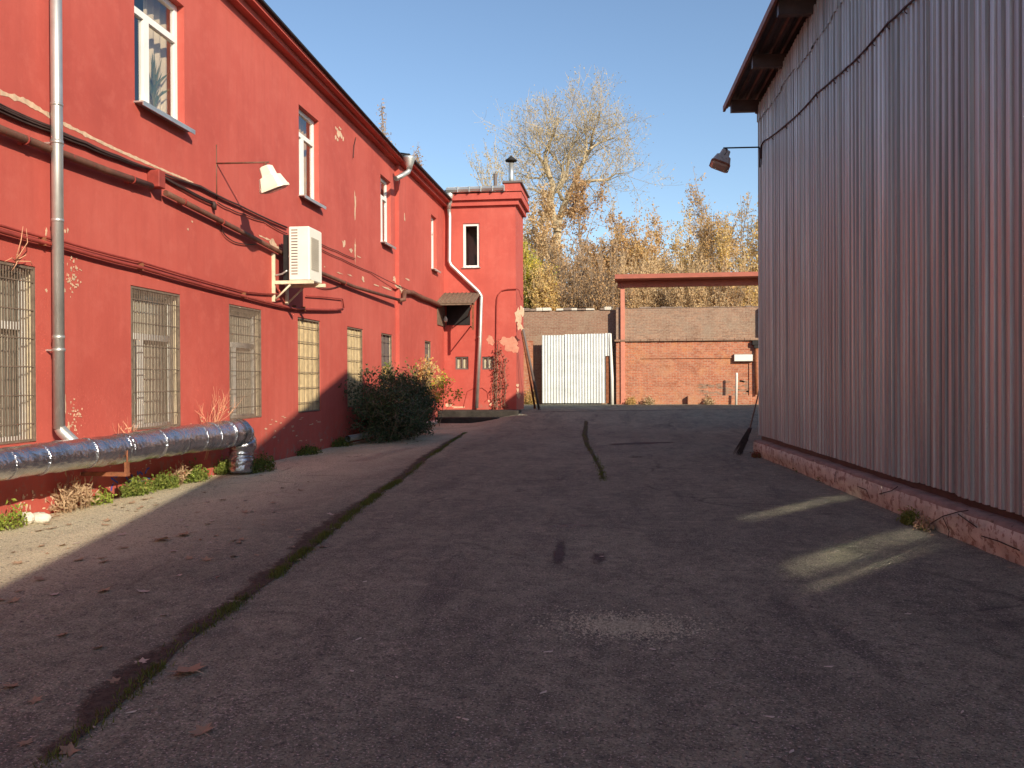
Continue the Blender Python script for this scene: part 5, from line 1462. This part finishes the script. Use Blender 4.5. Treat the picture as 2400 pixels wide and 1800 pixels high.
sapling('dry_sapling', 'leafless pinkish sapling against the red wall behind the foil pipe', 478, 905, p_.y, XW + .1, 20, 'l_dry', 20, .04, 64, 'pinktwig', 'sapling', 3, 2, z0=.3, r=.009)
p_ = onX(300, 1010, XW + .1)
sapling('dry_sapling', 'short dry sprig below the left barred window behind the foil pipe', 296, 975, p_.y, XW + .1, 12, 'l_dry', 12, .04, 65, 'pinktwig', 'sapling', 2, 2, z0=.3, r=.008)
p_ = onX(36, 612, XW + .05); mb = MB(); rng = random.Random(66)
for k in range(9):
    e_ = p_ + Vector((rng.uniform(0, .08), rng.uniform(-.28, .2), rng.uniform(-.3, .42))); mb.tube([p_, (p_ + e_) / 2 + Vector((.05, rng.uniform(-.06, .06), .03)), e_], [.006, .005, .003], 5)
tag(mb.build('dead_sprig', M['pinktwig'], None, tuple(p_)), 'dead pink sprig growing from the wall above the leftmost barred window', 'plant')
# vine on the wing
rng = random.Random(71); mb = MB(); vt = thing('vine', 'withered reddish vine hanging on the red wing beside the conduit', 'vine', (-4.7, YA, .45)); lv = []
for k in range(13):
    u = rng.uniform(1150, 1186); pts = []
    v0 = rng.uniform(790, 880)
    for i in range(8):
        v = 955 - (955 - v0) * i / 7; p = onY(u + rng.uniform(-4, 4) + (1166 - u) * (.5 if v < 830 else 0), v, YA - .06 - rng.uniform(0, .06)); pts.append(p)
        if rng.random() < .9: lv += [tuple(p + unit(rng) * .1) for _ in range(5)]
    mb.tube(pts, .007, 4, caps=False)
mb.build('stem', M['bark_grey'], vt); mb = MB(); add_leaves(mb, [q_ for q_ in lv if q_[1] < YA - .03], .085, 72, 0); mb.build('foliage', M['l_vine'], vt)

# weeds along the foot of the walls
def weed(label, x, y, w_, h_, leaf, n, ls, sd, name='weed', dry=False, group='weeds along the wall foot', z=None):
    n = int(n * 1.8) if not dry else n; ls = ls * .66 if not dry else ls
    rng_ = random.Random(sd); t_ = thing(name, label, 'weed', (x, y, gz(x, y)), group); mb = MB(); z0_ = gz(x, y) if z is None else z
    P = []
    for k in range(max(6, n // 9)):
        a_ = rng_.uniform(0, 6.283); q_ = rng_.random() ** .6
        b = Vector((x + math.cos(a_) * w_ * .5 * q_, y + math.sin(a_) * w_ * q_, z0_)); b.x = max(b.x, XW + .03) if x < 0 else b.x
        e_ = b + Vector((rng_.uniform(-.1, .18), rng_.uniform(-.18, .18), 1)) * h_ * rng_.uniform(.5, 1.1) * (1 - .5 * q_)
        m_ = (b + e_) / 2 + Vector((rng_.uniform(-.02, .02), rng_.uniform(-.02, .02), .02))
        mb.tube([b, m_, e_], [.004, .003, .002], 3, 1, caps=False)
        for i in range(9):
            s_ = rng_.uniform(.15, 1); P.append(tuple(b.lerp(e_, s_) + unit(rng_) * .04 * (1 + h_)))
    add_leaves(mb, P, ls, sd, 0, .22 if dry else .55, -.6 if dry else 0)
    mb.build('foliage', [M[leaf], M['l_dry'] if dry else M['l_weed']], t_); return t_
def wg(u, v): p = ground_px(u, v); return max(p.x, XW + .12), p.y
for i, (u, v, w_, h_, leaf, n, lab) in enumerate([
        (20, 1240, .22, .34, 'l_bright', 160, 'bright green weed beside the white stones at the left edge'),
        (120, 1196, .30, .48, 'l_dry', 420, 'pale dry grass clump against the red wall under the foil pipe'),
        (225, 1180, .22, .20, 'l_bright', 150, 'small yellow green weed left of the green weeds'),
        (285, 1160, .30, .30, 'l_weed', 420, 'green weed below the blue graffiti'),
        (345, 1145, .36, .30, 'l_weed', 460, 'lush green weed in the middle of the sunlit strip'),
        (405, 1128, .34, .30, 'l_weed', 420, 'green weed right of the lush one'),
        (455, 1110, .30, .34, 'l_weed', 380, 'green weed nearest the foil pipe elbow'),
        (290, 1135, .10, .5, 'l_dry', 120, 'tall dry stalk above the green weeds left of the elbow'),
        (440, 1100, .10, .62, 'l_dry', 120, 'tall dry stalk close to the foil elbow'),
        (610, 1105, .40, .38, 'l_moss', 420, 'dark shaded weed right of the foil elbow'),
        (690, 1065, .45, .22, 'l_moss', 320, 'low dark weed at the wall foot below the boarded window'),
        (760, 1045, .5, .22, 'l_moss', 320, 'low dark weed at the wall foot left of the loose pipe'),
        ]):
    x, y = wg(u, v); weed(lab, x, y, w_, h_, leaf, n, .075 if leaf != 'l_dry' else .11, 100 + i, dry=(leaf == 'l_dry'), name='dry_grass_clump' if leaf == 'l_dry' else 'weed')
for i, (u, v, w_, h_, n, leaf, lab) in enumerate([(2130, 1228, .16, .20, 260, 'l_weed', 'green weed at the sunlit foot of the shed plinth'), (2165, 1242, .12, .16, 160, 'l_brown', 'brown withered weed beside the green one at the plinth'), (1930, 1128, .12, .12, 120, 'l_moss', 'small dark weed at the middle of the shed plinth'),
                                                  (1772, 1072, .18, .14, 160, 'l_vine', 'withered weed at the far end of the shed plinth'), (1875, 1106, .1, .1, 90, 'l_moss', 'tiny dark weed at the plinth near the shed corner')]):
    p = ground_px(u, v); weed(lab, p.x, p.y, w_, h_, leaf, n, .055, 130 + i, group='weeds along the shed plinth')
for i, (u, v, lab) in enumerate([(1480, 942, 'orange dry weed at the foot of the canopy post'), (1520, 940, 'dry weed right of the canopy post'), (1660, 936, 'dry weed on the footing under the white sign'), (1240, 945, 'yellow weed behind the leaning poles')]):
    p = onY(u, v, YR - .5); weed(lab, p.x, YR - .4 if i < 3 else YB - .5, .5, .5 if i != 3 else 1.0, 'l_orange' if i in (0, 3) else 'l_dry', 300, .12, 140 + i, dry=False, group='weeds along the brick wall', z=.36)

# moss and grass in the crack
rng = random.Random(81); mb = MB(); P = []
for i in range(len(crack) - 1):
    a, b = crack[i], crack[i + 1]; L = math.hypot(b[0] - a[0], b[1] - a[1]); dens_ = 1300 if 2 < i < 13 else 600
    if i in (4, 7): dens_ = 250
    for k in range(int(L * dens_ * rng.uniform(.3, 1.2))):
        s_ = rng.random(); q_ = (i + s_) * 3.1
        if math.sin(q_ * 2.3) + math.sin(q_ * 5.1 + 1.3) + .8 * math.sin(q_ * 11.7 + .4) < rng.uniform(-1.5, .8): continue
        x = a[0] + (b[0] - a[0]) * s_ + rng.gauss(0, .035); y = a[1] + (b[1] - a[1]) * s_ + rng.gauss(0, .035)
        z = gz(x, y) + .006; h_ = rng.uniform(.008, .045); an = rng.uniform(0, 6.28); w_ = .004
        tip = Vector((x + rng.uniform(-.02, .02), y + rng.uniform(-.02, .02), z + h_)); c_, s2 = math.cos(an) * w_, math.sin(an) * w_
        mb.tri((x - c_, y - s2, z), (x + c_, y + s2, z), tip)
for i in range(len(crack2) - 1):
    a, b = crack2[i], crack2[i + 1]
    for k in range(130):
        s_ = rng.random(); x = a[0] + (b[0] - a[0]) * s_ + rng.gauss(0, .04); y = a[1] + (b[1] - a[1]) * s_ + rng.gauss(0, .04); z = gz(x, y) + .006
        mb.tri((x - .006, y, z), (x + .006, y, z), (x, y + rng.uniform(-.02, .02), z + rng.uniform(.01, .04)))
tag(mb.build('moss_grass', M['l_moss']), 'moss and short grass growing in the asphalt cracks', 'moss', kind='stuff')

# stones
rng = random.Random(83)
for i, (u, v, sx, sy, sz, lab) in enumerate([(62, 1228, .10, .07, .075, 'rough pale stone beside the green weed at the left edge'), (92, 1225, .15, .08, .065, 'smooth white stone lying right of the rough one')]):
    p = ground_px(u, v); mb = MB(); n = 14; rows_ = 7
    for j in range(rows_ + 1):
        ph = math.pi * j / rows_
        for k in range(n):
            th = 6.283 * k / n; kk = 1 + rng.uniform(-.10, .10)
            mb.v.append((p.x + sx * math.sin(ph) * math.cos(th) * kk, p.y + sy * math.sin(ph) * math.sin(th) * kk, p.z + sz * .8 + sz * math.cos(ph) * kk))
    for j in range(rows_):
        for k in range(n):
            k2 = (k + 1) % n; mb.f.append((j * n + k, j * n + k2, (j + 1) * n + k2, (j + 1) * n + k)); mb.m.append(0); mb.sm.append(i == 1)
    tag(mb.build('stone', M['stone'], None, tuple(p)), lab, 'stone', 'stones by the red wall')

# fallen leaves: each an object, five shared shapes
def leaf_mesh(sd, mat):
    r_ = random.Random(sd); mb = MB(); outl = []
    pat = [1, .55, .92, .5, .8, .42, .3, .42, .8, .5, .92, .55]
    for i, q_ in enumerate(pat):
        a_ = 2 * math.pi * i / len(pat) + math.pi / 2; q2 = q_ * r_.uniform(.85, 1.15)
        x, y = math.cos(a_) * q2, math.sin(a_) * q2
        outl.append((x * .5, y * .5, .06 + .16 * (x * x * r_.uniform(.2, 1.0) + y * y * r_.uniform(0, .6))))
    n = len(mb.v); mb.v.append((0, 0, .03)); mb.v += outl
    for i in range(12): mb.f.append((n, n + 1 + i, n + 1 + (i + 1) % 12)); mb.m.append(0); mb.sm.append(False)
    mb.tube([(0, -.15, .05), (0, -.4, .08), (.06, -.6, .03)], .012, 3, caps=False)
    me = bpy.data.meshes.new('fallen_leaf'); me.from_pydata(mb.v, [], mb.f); me.materials.append(mat); return me
LM = [leaf_mesh(200 + i, M['l_brown']) for i in range(5)] + [leaf_mesh(210 + i, M['l_greydead']) for i in range(2)]
rng = random.Random(91)
def put_leaf(u, v, size, idx, label, group, lift=0.0):
    p = ground_px(u, v)
    if p.x < XW + .05 or p.y < .5: return
    o = bpy.data.objects.new('fallen_leaf', LM[idx]); COL.objects.link(o)
    o.location = (p.x, p.y, p.z + .001); o.scale = (size, size * rng.uniform(.7, 1), size)
    o.rotation_euler = (rng.uniform(-.2, .2), rng.uniform(-.2, .2), rng.uniform(0, 6.28))
    tag(o, label, 'leaf', group)
put_leaf(440, 1580, .30, 0, 'large curled brown leaf lying alone right of the mossy crack', 'fallen leaves on the asphalt')
put_leaf(381, 1267, .26, 1, 'curled orange brown leaf, left of two large ones on the shaded asphalt', 'fallen leaves on the asphalt')
put_leaf(435, 1255, .24, 2, 'upright curled brown leaf, right of two large ones on the shaded asphalt', 'fallen leaves on the asphalt')
GL, GS = 'small withered brown leaf on the shaded left asphalt', 'dry leaf in the sunlit strip beside the red wall'
for (u, v) in [(337, 1389), (242, 1387), (185, 1314), (240, 1309), (483, 1314), (488, 1230), (521, 1173), (573, 1202), (775, 1207), (755, 1283), (150, 1490), (25, 1610), (80, 1645), (230, 1520), (475, 1718), (166, 1762), (285, 1255), (290, 1285), (95, 1360), (270, 1600),
               (180, 1275), (245, 1318), (445, 1310), (330, 1555), (60, 1745), (30, 1410), (130, 1395), (408, 1293), (550, 1305), (700, 1315), (640, 1180), (690, 1285), (610, 1115), (590, 1200), (660, 1145), (705, 1150), (505, 1142), (480, 1155)]:
    put_leaf(u, v, rng.uniform(.09, .16), rng.choice([0, 1, 2, 3, 4, 5, 6]), GL, 'fallen leaves on the asphalt')
for (u, v) in [(110, 1230), (122, 1240), (163, 1231), (250, 1222), (247, 1232), (330, 1190), (325, 1194), (340, 1172), (95, 1245), (120, 1215), (135, 1210), (240, 1168), (243, 1175), (365, 1185), (145, 1280), (95, 1282), (40, 1322), (100, 1225), (310, 1180), (270, 1185)]:
    put_leaf(u, v, rng.uniform(.10, .17), rng.choice([0, 1, 2, 3, 4]), GS, 'fallen leaves in the sunlit strip')
for k in range(150):
    u = rng.uniform(-20, 1000); v = 1010 + abs(rng.gauss(0, 190)); cu = 1090 - (v - 1010) * 1.27
    if u < cu and v < 1790: put_leaf(u, v, rng.uniform(.05, .12), rng.randrange(7), GL, 'fallen leaves on the asphalt')
for k in range(34):
    u = rng.uniform(960, 1340); v = rng.uniform(985, 1020) if u < 1080 else rng.uniform(972, 990); put_leaf(u, v, rng.uniform(.06, .12), rng.randrange(5), 'dry leaf lying near the red wing and the far end of the yard', 'fallen leaves at the far end')
for k in range(26):
    q_ = rng.random(); p = far_px + ey * (-11 * q_) - ex * abs(rng.gauss(.03, .10)); o = bpy.data.objects.new('fallen_leaf', LM[rng.randrange(5)]); COL.objects.link(o)
    s_ = rng.uniform(.04, .09); o.location = (p.x, p.y, gz(p.x, p.y)); o.scale = (s_, s_, s_); o.rotation_euler = (0, 0, rng.uniform(0, 6)); tag(o, 'dry leaf blown against the foot of the shed plinth', 'leaf', 'fallen leaves along the plinth')
# pale chips of wood and litter
rng = random.Random(95)
chips = [(840, 1500), (825, 1575), (930, 1590), (1075, 1685), (1092, 1689), (308, 1672), (220, 1707), (1285, 1530), (1530, 1524), (1273, 1626), (2128, 1441), (1805, 1683), (1855, 1765), (2255, 1672), (1410, 1306), (855, 1365), (780, 1240), (1942, 1565)]
for (u, v) in chips:
    p = ground_px(u, v); mb = MB(); L = rng.uniform(.012, .03); w_ = rng.uniform(.004, .008)
    mb.poly_prism([(p.x - L, p.y - w_ * .4, p.z + .004), (p.x + L * .6, p.y - w_, p.z + .006), (p.x + L, p.y, p.z + .009), (p.x + L * .3, p.y + w_, p.z + .006), (p.x - L * .7, p.y + w_ * .6, p.z + .004)], (0, 0, .004))
    o = mb.build('wood_chip', M['stone'], None, tuple(p)); o.rotation_euler = (0, 0, rng.uniform(-1, 1)); tag(o, 'pale chip of wood lying on the shaded asphalt', 'chip', 'pale chips on the asphalt')

# houseplant behind the first upper window
hx_, hy_ = XW - .16, 12.42
hpn = thing('houseplant', 'spiky yucca houseplant behind the glass of the large upper window', 'houseplant', (hx_ - .12, hy_, UZ[0]))
mb = MB(); mb.tube([(hx_ - .12, hy_, UZ[0] + .01), (hx_ - .12, hy_, UZ[0] + .03), (hx_ - .12, hy_, UZ[0] + .18), (hx_ - .12, hy_, UZ[0] + .20)], [.07, .075, .10, .10], 14); mb.build('pot', M['cream'], hpn)
mb = MB(); rng = random.Random(97)
for k in range(46):
    a_ = rng.uniform(0, 6.283); el_ = rng.uniform(.55, 1.45); L = rng.uniform(.4, .75); b = Vector((hx_ - .12, hy_, UZ[0] + .2 + rng.uniform(0, .35)))
    d = Vector((math.cos(a_) * math.cos(el_) * .28, math.sin(a_) * math.cos(el_) * .8, math.sin(el_))); s_ = Vector((0, d.z, -d.y)).normalized() * .022
    m_ = b + d * L * .5; e_ = b + d * L - Vector((0, 0, .05))
    mb.quad(b - s_ * .6, b + s_ * .6, m_ + s_, m_ - s_); mb.tri(m_ - s_, m_ + s_, e_)
mb.build('foliage', M['l_yucca'], hpn)
